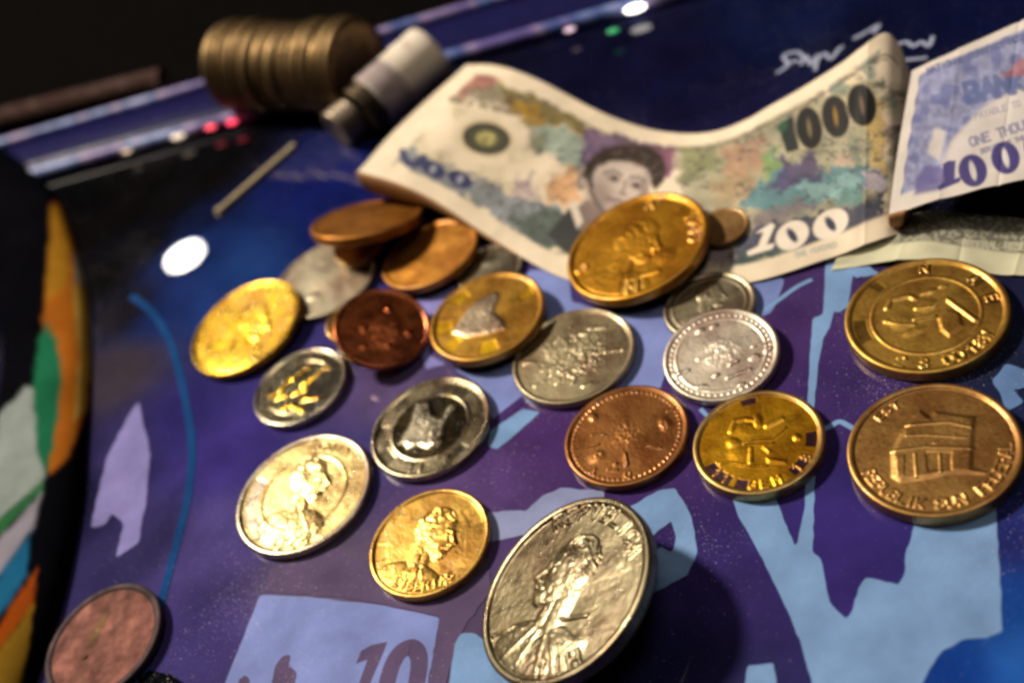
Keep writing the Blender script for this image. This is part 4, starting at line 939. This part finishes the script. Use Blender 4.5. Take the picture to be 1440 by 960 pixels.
ax = (p1 - p0); ln = np.linalg.norm(ax); ax /= ln
roll = thing('coin_roll', (*((p0 + p1) / 2)[:2], 0), 'roll of worn bronze coins lying on its side by the rail', 'coin roll')
rs = random.Random(5); tpos = -1.0
while tpos < ln:
    th = rs.choice([2.2, 2.6, 3.0, 3.6])
    r = rs.choice([13.9, 13.2, 13.5, 13.9])
    c = p0 + ax * tpos + np.array([-ax[1], ax[0], 0]) * rs.uniform(-0.7, 0.7); c[2] = r
    V, F = disc(c, ax, r, th, bev=0.7, dish=0.5); mesh_obj('coin', V, F, roll_m, roll)
    tpos += th + 0.15
def cyl(pa, pb, r, n=64, k=12):
    return tube(np.array([pa + (pb - pa) * t for t in np.linspace(0, 1, k)]), r, n)
pa = ground(606, 72, 9.5); pb = ground(522, 146, 8.3)
a2 = (pb - pa) / np.linalg.norm(pb - pa)
pr = thing('paper_roll', (*((pa + pb) / 2)[:2], 0), 'white paper coin wrapper with a dark open end beside the bronze roll', 'coin roll')
wm, nt, b = new_mat('wrapper_paper')
n1 = noise_node(nt, 120, 4)
nt.links.new(mixrgb(nt, 'MIX', ramp(nt, n1.outputs[0], 0.52, 0.66, 0, 1), (0.80, 0.72, 0.62, 1), (0.56, 0.38, 0.32, 1)), b.inputs['Base Color'])
b.inputs['Roughness'].default_value = 0.7
# open tube wall with thickness
def shell(pa, pb, r0, r1, n=64):
    d = (pb - pa) / np.linalg.norm(pb - pa); s = np.cross(d, [0, 0, 1.0]); s /= np.linalg.norm(s); u = np.cross(s, d)
    t = np.linspace(0, 2 * np.pi, n, endpoint=False); rd = np.cos(t)[:, None] * s + np.sin(t)[:, None] * u
    L = np.linalg.norm(pb - pa)
    rows = [(r1 - 1.2, 0), (r0, 0.6)] + [(r0 + 0.12 * math.sin(k * 1.7), 0.6 + (L - 0.8) * k / 14) for k in range(1, 14)] + [(r0, L), (r1, L), (r1, L - 9)]
    V = np.concatenate([pa + rd * a_ + d * b_ for a_, b_ in rows])
    return V, grid_faces(len(rows), n, wrap=True)
V, F = shell(pa, pb, 8.3, 7.9); mesh_obj('wrapper', V, F, wm, pr)
bm1 = simple_mat('wrapper_band_blue', (0.44, 0.36, 0.37), 0.65)
V, F = shell(pa + a2 * 17, pa + a2 * 24, 8.55, 8.4); mesh_obj('band', V, F, bm1, pr)
dark_c = simple_mat('dark_coin', (0.10, 0.075, 0.05), 0.45, 1.0)
q0 = pb - a2 * 5
for k in range(5):
    V, F = disc(q0 + a2 * (k * 1.9), a2, 7.7, 1.8, dish=0.3); mesh_obj('coin', V, F, dark_c, pr)
# loose coin standing at the open end of the wrapper
q = ground(492, 168, 6.0)
lc = thing('loose_coin_stack', (q[0], q[1], 0), 'short stack of small dark coins at the open end of the paper wrapper', 'coin stack')
sm = simple_mat('grey_coin', (0.34, 0.28, 0.22), 0.5, 1.0)
for k in range(4):
    c = q + a2 * (k * 1.9 - 2.0); c[2] = 6.0
    V, F = disc(c, a2, 6.0, 1.8, dish=0.3); mesh_obj('coin', V, F, sm, lc)

# slim pin added for a reflected gold streak, left of the coins
p0, p1 = ground(304, 300, 0.8), ground(414, 204, 0.8)
tt = np.linspace(0, 1, 24)
V, F = tube(p0 + (p1 - p0) * tt[:, None], np.where(tt < 0.06, 1.05, 0.75), 14)
o = mesh_obj('reflection_pin', V, F, simple_mat('reflection_gold', (0.74, 0.60, 0.36), 0.5, 0.0), origin=(*((p0 + p1) / 2)[:2], 0))
tag(o, 'slim pale pin added for a reflected streak on the board near the coin roll', 'pin')

for o in sc.objects:
    if '_o' in o: del o['_o']
